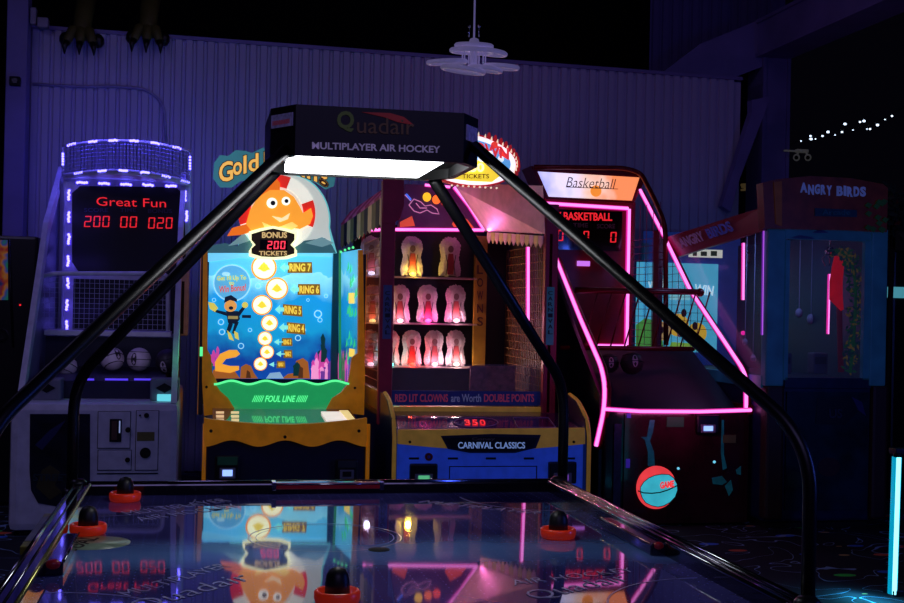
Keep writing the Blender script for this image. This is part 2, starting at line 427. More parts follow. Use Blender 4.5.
# ------------------------------------------------------------------ air hockey table
TX0, TX1, TY0, TY1 = -0.430, 1.348, 2.54, 4.55
ZS, ZR = .725, .764
tbl = thing('air_hockey_table', 'large glossy dark four-player air hockey table with corner poles and a lit overhead canopy', 'air hockey table', ((TX0 + TX1) / 2, (TY0 + TY1) / 2, 0))
def play_material():
    m = bpy.data.materials.new('printed_playfield'); m.use_nodes = True; nt = m.node_tree; N = nt.nodes; L = nt.links
    b = N['Principled BSDF']; b.inputs['Roughness'].default_value = .03; b.inputs['Specular IOR Level'].default_value = .40
    b.inputs['Coat Weight'].default_value = .12; b.inputs['Coat Roughness'].default_value = .03
    tc = N.new('ShaderNodeTexCoord')
    n1 = N.new('ShaderNodeTexNoise'); n1.inputs['Scale'].default_value = 2.2; n1.inputs['Detail'].default_value = 5
    L.new(tc.outputs['Object'], n1.inputs['Vector'])
    rp = N.new('ShaderNodeValToRGB'); e = rp.color_ramp.elements
    e[0].position = .3; e[0].color = lin((30, 24, 84)); e[1].position = .72; e[1].color = lin((92, 92, 168))
    L.new(n1.outputs['Fac'], rp.inputs['Fac'])
    sp = N.new('ShaderNodeSeparateXYZ'); L.new(tc.outputs['Object'], sp.inputs[0])
    # pale bluish band across the middle
    ad = N.new('ShaderNodeMath'); ad.operation = 'ADD'; ad.inputs[1].default_value = .12; L.new(sp.outputs['Y'], ad.inputs[0])
    ab = N.new('ShaderNodeMath'); ab.operation = 'ABSOLUTE'; L.new(ad.outputs[0], ab.inputs[0])
    mr = N.new('ShaderNodeMapRange'); mr.interpolation_type = 'SMOOTHSTEP'; mr.inputs[1].default_value = .02; mr.inputs[2].default_value = .30; mr.inputs[3].default_value = 1.5; mr.inputs[4].default_value = 0
    L.new(ab.outputs[0], mr.inputs[0])
    ml = N.new('ShaderNodeMath'); ml.operation = 'MULTIPLY'; L.new(mr.outputs[0], ml.inputs[0]); L.new(n1.outputs['Fac'], ml.inputs[1])
    mx = N.new('ShaderNodeMix'); mx.data_type = 'RGBA'; L.new(ml.outputs[0], mx.inputs[0]); L.new(rp.outputs['Color'], mx.inputs[6]); mx.inputs[7].default_value = lin((105, 150, 215))
    # air holes
    mp = N.new('ShaderNodeMapping'); mp.inputs['Scale'].default_value = (28, 28, 0); L.new(tc.outputs['Object'], mp.inputs['Vector'])
    v = N.new('ShaderNodeTexVoronoi'); v.inputs['Scale'].default_value = 1; v.inputs['Randomness'].default_value = 0; L.new(mp.outputs['Vector'], v.inputs['Vector'])
    lt = N.new('ShaderNodeMath'); lt.operation = 'LESS_THAN'; lt.inputs[1].default_value = .045; L.new(v.outputs['Distance'], lt.inputs[0])
    mx2 = N.new('ShaderNodeMix'); mx2.data_type = 'RGBA'; L.new(lt.outputs[0], mx2.inputs[0]); L.new(mx.outputs[2], mx2.inputs[6]); mx2.inputs[7].default_value = lin((160, 170, 215))
    L.new(mx2.outputs[2], b.inputs['Base Color'])
    return m
cx, cy = (TX0 + TX1) / 2, (TY0 + TY1) / 2
printW = M('print_white_line', (150, 155, 190), .25, coat=.3)
m = mb(play_material()).box(TX0 + .05, TX1 - .05, TY0 + .03, TY1 - .03, ZS - .02, ZS)
m.build('playing_surface', tbl)
m = mb(printW)
def fl_ring(cx_, cy_, r, w_, a0=0, a1=360, n=64):
    vs = []; fs = []
    for i in range(n + 1):
        a = math.radians(a0 + (a1 - a0) * i / n)
        for rr in (r, r + w_): vs.append((cx_ + rr * math.cos(a), cy_ + rr * math.sin(a), ZS + .0006))
    for i in range(n): fs.append((2 * i, 2 * i + 1, 2 * i + 3, 2 * i + 2))
    mb(printW).add(vs, fs).build('printed_ring' if a1 - a0 > 359 else 'printed_arc', tbl)
fl_ring(cx - .09, cy + .12, .22, .005); fl_ring(cx - .09, cy + .12, .20, .002)
for sx, sy, a0 in ((-1, 1, 270), (1, 1, 180), (-1, -1, 0), (1, -1, 90)):
    fl_ring(cx + sx * .8, cy + sy * .86, .33, .006, a0, a0 + 90)
m = mb(rubber).lathe([(.03, 0), (.03, .002)], (qz(379, 550, ZS).x, qz(379, 550, ZS).y, ZS + .0002), 24); m.build('puck_mark', tbl)
pfp = M('playfield_print', (170, 172, 205), .35, var=.3, scale=60)
def floor_word(body, P0, P1, hh, **kw):
    a = qz(*P0, ZS + .0012); b = qz(*P1, ZS + .0012); U = b - a
    V = Vector((-U.y, U.x, 0)).normalized() * hh
    text_on(mb(pfp), body, a, U, V, (0, 0, 1), .0004, -0.012, .3).build('playfield_lettering', tbl)
floor_word('MULTIPLAYER', (130, 515), (232, 501), .07)
floor_word('AIR HOCKEY', (142, 521), (245, 506), .07)
floor_word('MULTIPLAYER', (418, 502), (536, 514), .05)
floor_word('MULTIPLAYER', (130, 596), (232, 566), .05)
floor_word('Quadair', (150, 610), (262, 578), .09)
floor_word('AIR HOCKEY', (515, 585), (640, 571), .05)
floor_word('Quadair', (545, 600), (640, 580), .09)
# score disc print by left goal
m = mb(M('goal_print', (128, 150, 120), .3, var=.3)).lathe([(.105, 0), (.105, .0008)], qz(92, 543, ZS), 32)
m.use(rubber); a = qz(72, 553, ZS + .001); b = qz(100, 538, ZS + .001)
text_on(m, 'GOAL', a, b - a, Vector((-.05, .03, 0)), (0, 0, 1), .0005, .01)
m.build('goal_emblem', tbl)

railM = M('rail_black_lacquer', (10, 10, 14), .15, coat=.8)
alu = M('rail_aluminium_edge', (150, 150, 165), .14, 1.0)
yel_edge = M('rail_brass_edge', (185, 180, 110), .25, .8)
def rail(name, x0, x1, y0, y1, inner):
    m = mb(railM).box(x0, x1, y0, y1, ZS - .03, ZR, .006)
    m.use(alu)
    if inner in 'lr':
        s_ = 1 if inner == 'l' else -1
        xi = x1 if inner == 'l' else x0; xo = x0 if inner == 'l' else x1
        for d, rr in ((.010, .0065), (.036, .0035)): m.tube([(xo + s_ * d, y0 + .03, ZR), (xo + s_ * d, y1 - .03, ZR)], rr, 8)
        m.use(yel_edge if inner == 'l' else alu).tube([(xi - s_ * .004, y0 + .03, ZR - .001), (xi - s_ * .004, y1 - .03, ZR - .001)], .006, 8)
    else:
        yo = y1 if inner == 'f' else y0
        m.tube([(x0 + .03, yo - .006 if inner == 'f' else yo + .006, ZR + .001), (x1 - .03, yo - .006 if inner == 'f' else yo + .006, ZR + .001)], .006, 8)
    return m.build(name, tbl)
RW = .066
rail('rail', TX0, TX0 + RW, TY0, TY1, 'l'); rail('rail', TX1 - RW, TX1, TY0, TY1, 'r')
FR = .04
rail('rail', TX0, TX1, TY1 - FR, TY1, 'f'); rail('rail', TX0, TX1, TY0, TY0 + FR, 'n')
# corner caps of chrome
for xx in (TX0 + .02, TX1 - .02):
    for yy in (TY0 + .02, TY1 - .02):
        mb(darkm).lathe([(.03, 0), (.03, .006), (.024, .012), (.02, .016)], (xx, yy, ZR), 20).build('corner_socket', tbl)
# goal boxes on the inner rails
goalM = M('goal_box_lacquer', (24, 20, 40), .2, coat=.6); redtip = M('goal_red_end', (150, 24, 40), .3, em=.02)
m = mb(goalM).box(TX0 + .062, TX0 + .11, 3.2, 3.6, ZS, ZS + .034, .006); m.use(redtip).ball((TX0 + .086, 3.205, ZS + .028), .013, 12, sx=1.5)
m.use(alu).tube([(TX0 + .11, 3.2, ZS + .033), (TX0 + .11, 3.6, ZS + .033)], .003, 6); m.build('goal_box', tbl)
m = mb(goalM).box(TX1 - .11, TX1 - .062, 3.3, 3.74, ZS, ZS + .034, .006); m.use(redtip).ball((TX1 - .086, 3.305, ZS + .028), .011, 12, sx=1.5)
m.use(M('goal_box_edge', (170, 120, 130), .25, .8)).tube([(TX1 - .11, 3.3, ZS + .033), (TX1 - .11, 3.74, ZS + .033)], .004, 6); m.build('goal_box', tbl)
a = q(275, 487, TY1 - FR).x; b = q(380, 487, TY1 - FR).x; RW = FR
m = mb(M('score_lens', (120, 18, 30), .2, coat=.6, em=.03)).box(a, b, TY1 - RW - .018, TY1 - RW + .03, ZR - .02, ZR + .004, .004)
m.use(alu).tube([(a, TY1 - RW - .018, ZR - .002), (b, TY1 - RW - .018, ZR - .002)], .003, 6)
m.box(a - .012, a + .004, TY1 - RW - .022, TY1 - RW + .034, ZR - .024, ZR + .007, .002); m.box(b - .004, b + .012, TY1 - RW - .022, TY1 - RW + .034, ZR - .024, ZR + .007, .002)
m.build('score_display', tbl)
# yellow and white sticker on the left outer side shelf
m = mb(M('sticker_yellow', (120, 118, 30), .4, var=.3)).box(TX0 - .026, TX0 - .002, 3.45, 3.98, ZR - .035, ZR - .012, .003)
m.use(M('sticker_white', (95, 95, 110), .4, var=.3)).box(TX0 - .024, TX0 - .003, 3.52, 3.91, ZR - .0125, ZR - .0105)
m.build('side_label', tbl)
# skirt and legs of the table
mb(railM).box(TX0 + .02, TX1 - .02, TY0 + .02, TY1 - .02, .46, ZS - .03, .01).build('cabinet', tbl)
for xx in (TX0 + .16, TX1 - .16):
    for yy in (TY0 + .16, TY1 - .16):
        mb(railM).box(xx - .06, xx + .06, yy - .06, yy + .06, .02, .47, .01).use(darkm).box(xx - .04, xx + .04, yy - .04, yy + .04, 0, .025, .004).build('leg', tbl)
# canopy
CY0, CY1 = 3.31, 3.83; CX0 = q(271, 150, 3.36).x; CX1 = q(481, 160, 3.36).x
CZ0 = 1.4 + (309.5 - 155) / FPX * CY0 - .012; CZ1 = q(292, 104, CY0).z; ch = .06
ccx = (CX0 + CX1) / 2
oct_ = [(CX0, CY0 + ch * 1.6), (CX0 + ch, CY0), (CX1 - ch, CY0), (CX1, CY0 + ch * 1.6), (CX1, CY1 - ch * 1.6), (CX1 - ch, CY1), (CX0 + ch, CY1), (CX0, CY1 - ch * 1.6)]
m = mb(M('canopy_black_panel', (11, 10, 11), .5))
vs = [(x, y, CZ0) for x, y in oct_] + [(x, y, CZ1) for x, y in oct_]
m.add(vs, [(i, (i + 1) % 8, (i + 1) % 8 + 8, i + 8) for i in range(8)] + [tuple(range(8, 16))])
inn = [(ccx + (x - ccx) * .93, 3.57 + (y - 3.57) * .93) for x, y in oct_]
m.add([(x, y, CZ0) for x, y in oct_] + [(x, y, CZ0) for x, y in inn] + [(x, y, CZ0 + .03) for x, y in inn], [(i, (i + 1) % 8, (i + 1) % 8 + 8, i + 8) for i in range(8)] + [(i + 8, (i + 1) % 8 + 8, (i + 1) % 8 + 16, i + 16) for i in range(8)] + [tuple(range(16, 24))])
can = m.build('canopy', tbl)
mb(LED('fluorescent_diffuser', (.93, .95, 1.0), 7.0)).box(CX0 + .06, CX1 - .108, CY0 + .012, CY1 - .09, CZ0 - .002, CZ0 + .028, .008).build('light_panel', can)
tx = M('canopy_lettering_paint', (175, 160, 205), .5, em=.16)  # small emission put into lettering and logo paints to brighten them
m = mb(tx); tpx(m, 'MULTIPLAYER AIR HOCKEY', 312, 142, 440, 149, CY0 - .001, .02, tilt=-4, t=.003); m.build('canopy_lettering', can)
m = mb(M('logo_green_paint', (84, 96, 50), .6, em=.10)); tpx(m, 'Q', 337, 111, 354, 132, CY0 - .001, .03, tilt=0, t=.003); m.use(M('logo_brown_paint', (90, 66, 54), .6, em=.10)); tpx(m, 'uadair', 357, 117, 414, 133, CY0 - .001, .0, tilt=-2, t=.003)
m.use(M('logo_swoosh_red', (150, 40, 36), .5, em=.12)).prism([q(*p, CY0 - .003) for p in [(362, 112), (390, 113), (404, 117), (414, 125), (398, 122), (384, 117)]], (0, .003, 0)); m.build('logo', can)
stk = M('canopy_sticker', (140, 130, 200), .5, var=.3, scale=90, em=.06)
def cham(m, x0, y0, x1, y1, t0, t1, z0, z1):
    n = Vector((y1 - y0, -(x1 - x0), 0)).normalized() * .003
    A = Vector((x0 + (x1 - x0) * t0, y0 + (y1 - y0) * t0, 0)); B = Vector((x0 + (x1 - x0) * t1, y0 + (y1 - y0) * t1, 0))
    m.prism([A + Vector((0, 0, z0)), B + Vector((0, 0, z0)), B + Vector((0, 0, z1)), A + Vector((0, 0, z1))], n)
m = mb(stk); cham(m, CX0, CY0 + ch * 1.6, CX0 + ch, CY0, .05, .9, CZ1 - .055, CZ1 - .02)
m.use(M('canopy_sticker_red', (190, 70, 100), .5, em=.06)); cham(m, CX0, CY0 + ch * 1.6, CX0 + ch, CY0, .1, .8, CZ1 - .048, CZ1 - .036); m.build('sticker', can)
m = mb(stk); cham(m, CX1 - ch, CY0, CX1, CY0 + ch * 1.6, .15, .9, CZ1 - .07, CZ1 - .028); m.build('sticker', can)
# poles
def pole(sx, sy, top):
    x = TX1 + .002 if sx > 0 else TX0 - .002; y = TY1 if sy > 0 else 2.60
    base = Vector((x, y, ZR - .05)); bend = Vector((x, y, 1.118))
    m = mb(poleM).tube(smooth([base, bend, top], 10, .12), .0195 if sy > 0 else .016, 16)
    m.use(darkm).lathe([(.034, 0), (.034, .02), (.027, .03)], base, 20)
    return m.build('support_pole', tbl)
pole(1, -1, q(474, 146, CY0 + .04)); pole(-1, -1, q(286, 150, CY0 + .03))
pole(1, 1, q(434, 180, CY1 - .02)); pole(-1, 1, q(284, 162, CY1 - .02))

# mallets
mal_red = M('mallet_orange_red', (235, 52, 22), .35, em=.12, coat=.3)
def mallet(px, py, label, first=None):
    p = qz(px, py, ZS)
    if first:
        t = copy_tree(first); t.location = p; t['label'] = label; return t
    t = thing('hockey_mallet', label, 'mallet', p, 'air hockey mallets on the table')
    m = mb(mal_red).lathe([(.043, .0), (.050, .003), (.053, .013), (.053, .026), (.049, .031), (.043, .029), (.039, .015), (.01, .013)], p, 36); m.build('mallet_base', t)
    m = mb(M('mallet_knob_black', (12, 12, 14), .45)).lathe([(.013, .013), (.029, .014), (.028, .049), (.025, .065), (.018, .077), (.006, .082), (.001, .083)], p, 24); m.build('knob', t)
    return t
t0 = mallet(125, 501, 'orange-red and black mallet against the far rail near the left corner')
mallet(88, 534, 'orange-red and black mallet beside the left rail, left of the others', t0)
mallet(558, 538, 'orange-red and black mallet near the right corner of the far rail', t0)
mallet(337, 603, 'orange-red and black mallet nearest the camera at the near edge', t0)

# ------------------------------------------------------------------ card reader (shared shape)
def reader(parent, px0, py0, px1, py1, Y, lit, scr=None, lab=None):
    m = mb(black).bpx(px0, py0, px1, py1, Y - .035, .04, .012)
    hh = py1 - py0; ww = px1 - px0
    if lab: m.use(lab).bpx(px0 + ww * .1, py0 + hh * .04, px1 - ww * .1, py0 + hh * .38, Y - .042, .01)
    o = m.build('card_reader', parent)
    s_ = mb(whited).bpx(px0 + ww * .18, py0 + hh * .5, px1 - ww * .18, py1 - hh * .05, Y - .046, .012, .004)
    s_.use(scr or screen_blue).bpx(px0 + ww * .3, py0 + hh * .58, px1 - ww * .3, py1 - hh * .16, Y - .049, .004)
    s_.build('reader_screen', o)

# ------------------------------------------------------------------ blue-lit basketball machine, far left
Y0 = 7.75
xl = q(9, 450, Y0).x; xr = q(178, 450, Y0).x
bb = thing('basketball_arcade_machine', 'white basketball arcade machine with blue LED crown and large red score digits', 'arcade machine', ((xl + xr) / 2, 8.6, 0))
zt_ = q(93, 403, Y0).z
m = mb(white).box(xl, xr, Y0, 9.7, .03, zt_, .045)
m.use(rubber).box(xl + .06, xr - .06, Y0 + .06, 9.6, 0, .04)
m.build('cabinet', bb)
m = mb(M('graffiti_print_panel', (20, 24, 40), .25, var=.6, scale=9, coat=.4)).ppx([(30, 414), (90, 414), (90, 505), (60, 507), (38, 503), (31, 490), (29.5, 470)], Y0 - .006, .012)
m.use(M('graffiti_yellow', (62, 56, 26), .4)).ppx([(36, 487), (42, 470), (50, 465), (60, 472), (55, 485), (62, 492), (50, 500)], Y0 - .009, .004)
m.use(M('graffiti_blue', (28, 34, 84), .4)).ppx([(35, 445), (50, 430), (66, 420), (56, 434), (42, 450)], Y0 - .009, .004)
m.use(M('graffiti_teal', (24, 50, 62), .4)); tpx(m, 'STREET', 33, 474, 70, 481, Y0 - .009)
m.build('front_graphic', bb)
def door(px0, py0, px1, py1, name='coin_door'):
    m = mb(darkm).bpx(px0 - .6, py0 - .6, px1 + .6, py1 + .6, Y0 - .003, .006)
    m.use(white).bpx(px0, py0, px1, py1, Y0 - .009, .008, .003)
    return m.build(name, bb)
d = door(98, 412, 130, 448); 
m = mb(darkm).bpx(109.5, 419, 121.5, 442, Y0 - .016, .012, .003); m.use(M('coin_plate', (120, 90, 80), .3, .6)).bpx(111.5, 421, 117, 440, Y0 - .02, .006); m.use(LED('slot_light', (.4, .5, 1), .5)).bpx(119, 421, 120.2, 433, Y0 - .02, .005); m.build('coin_slot', d)
mb(black).disc(128, 430, 2.6, Y0 - .02, .02).build('lock', d)
d = door(98, 450.5, 131, 470); mb(black).disc(127.5, 460, 2.4, Y0 - .02, .02).build('lock', d)
d = door(136, 411, 158, 470, 'service_door')
m = mb(black).disc(146.5, 415.5, 2.4, Y0 - .02, .02).disc(140, 415.5, 1, Y0 - .018, .02); m.build('lock', d)
m = mb(M('yellow_label', (110, 104, 50), .5)).bpx(137, 432, 154.5, 441, Y0 - .012, .006); m.build('label_plate', d)
mb(black).disc(145.3, 453, 5.2, Y0 - .016, .016).build('button', d)
mb(darkm).bpx(97, 473, 158, 474.2, Y0 - .004, .006).build('panel_seam', bb)
# side panels (rise towards the back)
trans = M('side_panel_frosted', (120, 118, 150), .4, alpha=.75)
for X, nm in ((xl + .03, 0), (xr - .05, 1)):
    m = mb(white).px_([(Y0 + .03, zt_), (Y0 + .15, zt_), (8.95, 1.86), (9.7, 2.3), (9.7, 2.4), (8.85, 1.93)], X, X + .035)
    m.use(trans).px_([(Y0 + .14, zt_), (9.66, zt_), (9.66, 2.28), (8.95, 1.88)], X + .008, X + .022)
    m.build('side_panel', bb)
# scoreboard
YB = 9.45
m = mb(white).bpx(62, 178, 190, 335, YB + .012, .07, .02); m.use(M('scoreboard_black', (10, 9, 14), .6)).ppx([(72, 193), (80, 186), (176, 187), (184, 195), (186, 262), (176, 276), (80, 274), (72, 262)], YB, .02); m.use(M('scoreboard_black', (10, 9, 14), .6)).bpx(73, 280, 184, 333, YB + .004, .02); sb_ = m.build('scoreboard', bb)
m = mb(redled)
tpx(m, 'Great Fun', 96.5, 197, 166, 205.5, YB - .004, -.005, tilt=-2); seg(m, '200', 84, 216, 109, 227, YB - .004, .17); seg(m, '00', 120, 216.5, 136.5, 227.5, YB - .004, .17); seg(m, '020', 148, 217.5, 172, 228.5, YB - .004, .17)
m.build('score_digits', sb_)
m = mb(M('caption_print', (60, 55, 95), .5)); tpx(m, 'SCORE', 84, 208, 108, 212, YB - .003); tpx(m, 'TIME', 120, 208, 136, 212, YB - .003); tpx(m, 'BONUS', 148, 209, 172, 213, YB - .003); m.build('caption', sb_)
def leds(name, pts, Y, parent, vert=False, size=1.35, mat=None, n=5):
    for px, py in pts:
        m = MB()
        c0 = q(px, py, Y - .012)
        m.use(bluehalo)
        k = Y / FPX
        if vert: m.box(c0.x - 1.7 * k, c0.x + 1.7 * k, Y - .008, Y + .004, c0.z - 6 * k, c0.z + 6 * k, .003)
        else: m.box(c0.x - 6 * k, c0.x + 6 * k, Y - .008, Y + .004, c0.z - 1.5 * k, c0.z + 1.5 * k, .003)
        m.use(mat or blueled)
        for i in range(n):
            dd = (i - (n - 1) / 2) * 2.1 * k
            m.ball(c0 + Vector((random.uniform(-.6, .6) * k if vert else dd, 0, dd if vert else random.uniform(-.5, .5) * k)), 1.0 * k * size, 8)
        m.build('led_cluster', parent)
leds('led_strip', [(69, 195), (69, 217), (69, 239), (68, 261), (68, 283), (67, 305), (67, 326)], YB, bb, True)
leds('led_strip', [(82, 182.5), (104, 183.5), (126, 184.5), (148, 185), (171, 186)], YB, bb)
leds('led_strip', [(185, 196), (186.5, 216)], YB, bb, True)
# crown
def crown_pt(u, row):                   # u -1..1
    Y = 9.45 - .40 * (1 - u * u)
    px = 126.5 + 63.5 * u
    base = (140.5 + 8.5 * u * u + 2.5 * u) if row == 0 else (171 + 8 * u * u + 3.5 * u + (0))
    return q(px, base, Y)
m = mb(white)
A = [crown_pt(-1 + 2 * i / 24, 0) for i in range(25)]; B = [crown_pt(-1 + 2 * i / 24, 1) for i in range(25)]
m.tube(A, .009, 8); m.tube(B, .012, 8); m.tube([A[0], B[0]], .009, 8); m.tube([A[-1], B[-1]], .009, 8)
m.add(B + [b_ + Vector((0, 9.46 - b_.y, -.02)) for b_ in B] + [b_ - Vector((0, 0, .03)) for b_ in B], [(i, i + 1, i + 26, i + 25) for i in range(24)] + [(i, i + 1, i + 51, i + 50) for i in range(24)])
crown = m.build('crown_frame', bb)
m = mb(M('crown_net_cord', (190, 190, 235), .6))
for i in range(0, 37):
    u = -1 + 2 * i / 36; m.tube([crown_pt(u, 0), crown_pt(u, 1)], .0034, 4)
for j in range(1, 8):
    m.tube([crown_pt(-1 + 2 * i / 24, 0).lerp(crown_pt(-1 + 2 * i / 24, 1), j / 8) for i in range(25)], .003, 4)
m.build('netting', crown)
def cluster(P, Q_):
    m = MB(); m.use(bluehalo).tube([P, Q_], .011, 6); m.use(blueled)
    for i in range(5): m.ball(P.lerp(Q_, (i + .5) / 5) + Vector((0, -.01, random.uniform(-.003, .003))), .0095, 8)
    m.build('led_cluster', crown)
for u in (-.93, -.6, -.28, .05, .38, .72):
    cluster(crown_pt(u, 0), crown_pt(u + .14, 0))
for u in (-.82, -.45, -.12, .22, .55, .85):
    cluster(crown_pt(u, 1), crown_pt(u + .14, 1))
for k_ in (A, ): 
    cluster(A[0].lerp(B[0], .2), A[0].lerp(B[0], .65)); cluster(A[-1].lerp(B[-1], .15), A[-1].lerp(B[-1], .6))
def lamp(name, parent, p, e, col, r=.03, d=(0, 1, -.2)):      # light given off by a strip of LEDs, thrown in the direction d
    l = bpy.data.lights.new(name, 'AREA'); l.shape = 'RECTANGLE'; l.size = .5; l.size_y = .03; l.energy = e * .45; l.color = col
    lo = bpy.data.objects.new(name, l); COL.objects.link(lo); lo.parent = parent; lo.location = Vector(p) - origin(parent)
    lo.rotation_euler = Vector(d).to_track_quat('-Z', 'Y').to_euler(); return lo
for u in (-.7, 0, .7):
    lamp('crown_led_light', crown, crown_pt(u, 0) + Vector((0, -.12, .06)), 4.0, (.10, .08, 1), .03, (0, .55, -1))
    lamp('crown_led_light', crown, crown_pt(u, 1) + Vector((0, .25, .1)), 1.0, (.08, .06, 1), .03, (0, 1, -.3))
for py_ in (215, 262, 310):
    lamp('side_led_light', bb, q(66, py_, YB - .12), .3, (.12, .08, 1))
lamp('tray_fill_light', bb, q(125, 350, 8.2), .5, (.5, .45, 1), .08)  # added fill that brightens the balls, not thrown by a strip
m.build('led_strip', crown)
# front guard net, shelf
YG = 8.75
m = mb(white).tube(smooth([q(36, 331, YG), q(38, 278, YG), q(50, 273.5, YG), q(168, 273.5, YG), q(168, 331, YG)], 4, .06), .016, 8); gd = m.build('guard_frame', bb)
m = mb(cardg); net_y(m, 40, 277, 167, 330, YG + .01, 26, 10, .0015); m.build('netting', gd)
m = mb(white).bpx(44, 331, 171, 336, YG - .02, .3, .004); m.build('shelf', bb)
m = mb(M('inner_navy_panel', (26, 26, 62), .5)).bpx(34, 337, 172, 400, 8.95, .04); m.build('back_panel', bb)
YT = 8.1
m = mb(M('ball_tray', (34, 32, 60), .5)).px_([(YT, q(100, 381, YT).z), (8.95, q(100, 381, YT).z + .05), (8.95, q(100, 381, YT).z + .02), (YT + .04, zt_), (YT, zt_)], xl + .08, xr - .1); m.build('ball_tray', bb)
for a_, b_ in ((83, 94), (105, 128), (134, 156)): mb(bluehalo).bpx(a_, 378.6, b_, 380.4, YT - .012, .01).build('led_strip', bb)
for a_, b_ in ((32, 61), (150, 179)):
    m = mb(whited).bpx(a_, 379, b_, 401, YT - .16, .2, .012)
    c_ = (a_ + b_) / 2; m.use(darkm).ppx([(c_ - 9, 388), (c_, 383), (c_ + 9, 388), (c_, 393)], YT - .165, .01); m.build('speaker_box', bb)
m = mb(LED('cyan_small_display', (.15, .75, .9), .9)).bpx(157, 394.5, 172, 401, YT - .19, .03, .004); m.build('small_display', bb)

ballW = M('ball_grey', (185, 170, 175), .55); ballR = M('ball_dark_patch', (32, 22, 30), .55)
def ball_obj(px, py, rpx, Y, label, group, dark=False, seed=0):
    c = q(px, py, Y); r = rpx * Y / FPX
    m = mb(ballR if dark else ballW); m.ball(c, r, 28)
    # seams and panels that wrap the ball
    rr = random.Random(seed); ax = Vector((rr.uniform(-1, 1), -1.2, rr.uniform(-1, 1))).normalized()
    s_ = ax.cross(Vector((0, 0, 1))).normalized(); v_ = ax.cross(s_)
    def arc(off, mat_, w_):
        h = r * off; rad = math.sqrt(max(0, r * r - h * h)) * 1.004
        m.use(mat_).tube([c + v_ * h + (s_ * math.cos(a) + ax * math.sin(a)) * rad for a in [i * math.pi / 18 for i in range(36)]], w_, 5, closed=True)
    arc(0, rubber, .0028); arc(.62, rubber, .0028); arc(-.62, rubber, .0028)
    h_ = s_; s_ = ax; 
    m.use(ballW if dark else ballR)
    P = []
    for i in range(16):
        a = 2 * math.pi * i / 16; d_ = (ax + (v_ * math.cos(a) * .62 + h_ * math.sin(a) * .26)).normalized(); P.append(c + d_ * r * 1.012)
    n0 = len(m.v); m.v += P + [c + ax * r * 1.02]
    for i in range(16): m.f.append([n0 + i, n0 + (i + 1) % 16, n0 + 16]); m.m.append(m.cur); m.sm.append(True)
    o = m.build('basketball'); tag(o, label, 'ball', group); return o
G1 = 'balls in the tray of the blue-lit machine'
ball_obj(66, 366, 10.5, 8.55, 'grey and dark ball at the left end of the blue-lit machine tray', G1, seed=1)
ball_obj(112, 359, 11.5, 8.55, 'pale grey ball in the blue-lit machine tray, left of the middle pair', G1, seed=2)
ball_obj(139, 359.5, 11.5, 8.55, 'pale grey ball in the blue-lit machine tray, right of the middle pair', G1, seed=3)
ball_obj(168, 361, 12, 8.55, 'mostly dark ball at the right end of the blue-lit machine tray', G1, dark=True, seed=4)

# ------------------------------------------------------------------ dark cabinet at the left border
Ym = 8.97
a = xl - .015
mach = thing('video_arcade_cabinet', 'dark arcade cabinet with a colourful screen cut by the left picture edge', 'arcade machine', (a - .5, Ym + .4, 0))
m = mb(black).box(a - .95, a - .0, Ym, Ym + .9, 0, q(20, 236, Ym).z, .02); m.use(darkm).tube([q(9, 240, Ym - .01), q(13, 347, Ym - .01)], .008, 8); m.build('cabinet', mach)
def rainbow():
    m = bpy.data.materials.new('colourful_screen'); m.use_nodes = True; nt = m.node_tree; N = nt.nodes; L = nt.links; b = N['Principled BSDF']
    tc = N.new('ShaderNodeTexCoord'); nz = N.new('ShaderNodeTexNoise'); nz.inputs['Scale'].default_value = 9; L.new(tc.outputs['Object'], nz.inputs['Vector'])
    rp = N.new('ShaderNodeValToRGB'); e = rp.color_ramp.elements; e[0].position = .32; e[0].color = (.02, .03, .2, 1); e[1].position = .7; e[1].color = (.02, .3, .1, 1)
    for p, c_ in ((.42, (.4, .03, .02, 1)), (.5, (.6, .2, .02, 1)), (.6, (.05, .1, .5, 1))): k = e.new(p); k.color = c_
    L.new(nz.outputs['Fac'], rp.inputs['Fac']); L.new(rp.outputs[0], b.inputs['Emission Color']); b.inputs['Emission Strength'].default_value = .22; b.inputs['Base Color'].default_value = (0, 0, 0, 1)
    return m
mb(rainbow()).ppx([(-12, 240), (7.5, 240), (8, 300), (-12, 300)], Ym - .006, .01).build('screen', mach)
m = mb(chrome).ringpx(1, 335, 4, 6, Ym - .02, .02); m.build('ring_trim', mach)
mb(redled).disc(20, 305, .9, Ym - .008, .008).build('indicator', mach)

# ------------------------------------------------------------------ fish game
YF = 7.85; YP = 9.3
fl = q(203, 430, YF).x; fr = q(370, 430, YF).x
fg = thing('fishing_ball_game_machine', 'orange-trimmed ball toss machine with glowing blue underwater playfield and fish marquee', 'arcade machine', ((fl + fr) / 2, 8.6, 0))
zdeck = q(286, 424, YF).z
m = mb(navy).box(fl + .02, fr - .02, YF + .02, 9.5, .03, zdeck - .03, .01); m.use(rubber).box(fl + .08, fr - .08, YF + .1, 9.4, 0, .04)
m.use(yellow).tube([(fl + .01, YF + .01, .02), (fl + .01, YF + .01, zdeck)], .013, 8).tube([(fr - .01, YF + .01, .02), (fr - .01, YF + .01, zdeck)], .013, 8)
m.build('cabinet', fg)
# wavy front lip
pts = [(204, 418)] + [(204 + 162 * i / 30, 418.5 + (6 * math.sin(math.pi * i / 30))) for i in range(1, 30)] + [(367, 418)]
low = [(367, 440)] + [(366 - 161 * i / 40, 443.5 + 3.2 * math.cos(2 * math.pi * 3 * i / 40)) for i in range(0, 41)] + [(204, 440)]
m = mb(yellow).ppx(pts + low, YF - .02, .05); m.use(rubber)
for px_, py_ in ((211, 431), (285, 437), (359, 431)): m.disc(px_, py_, 1.6, YF - .026, .01)
m.build('front_lip', fg)
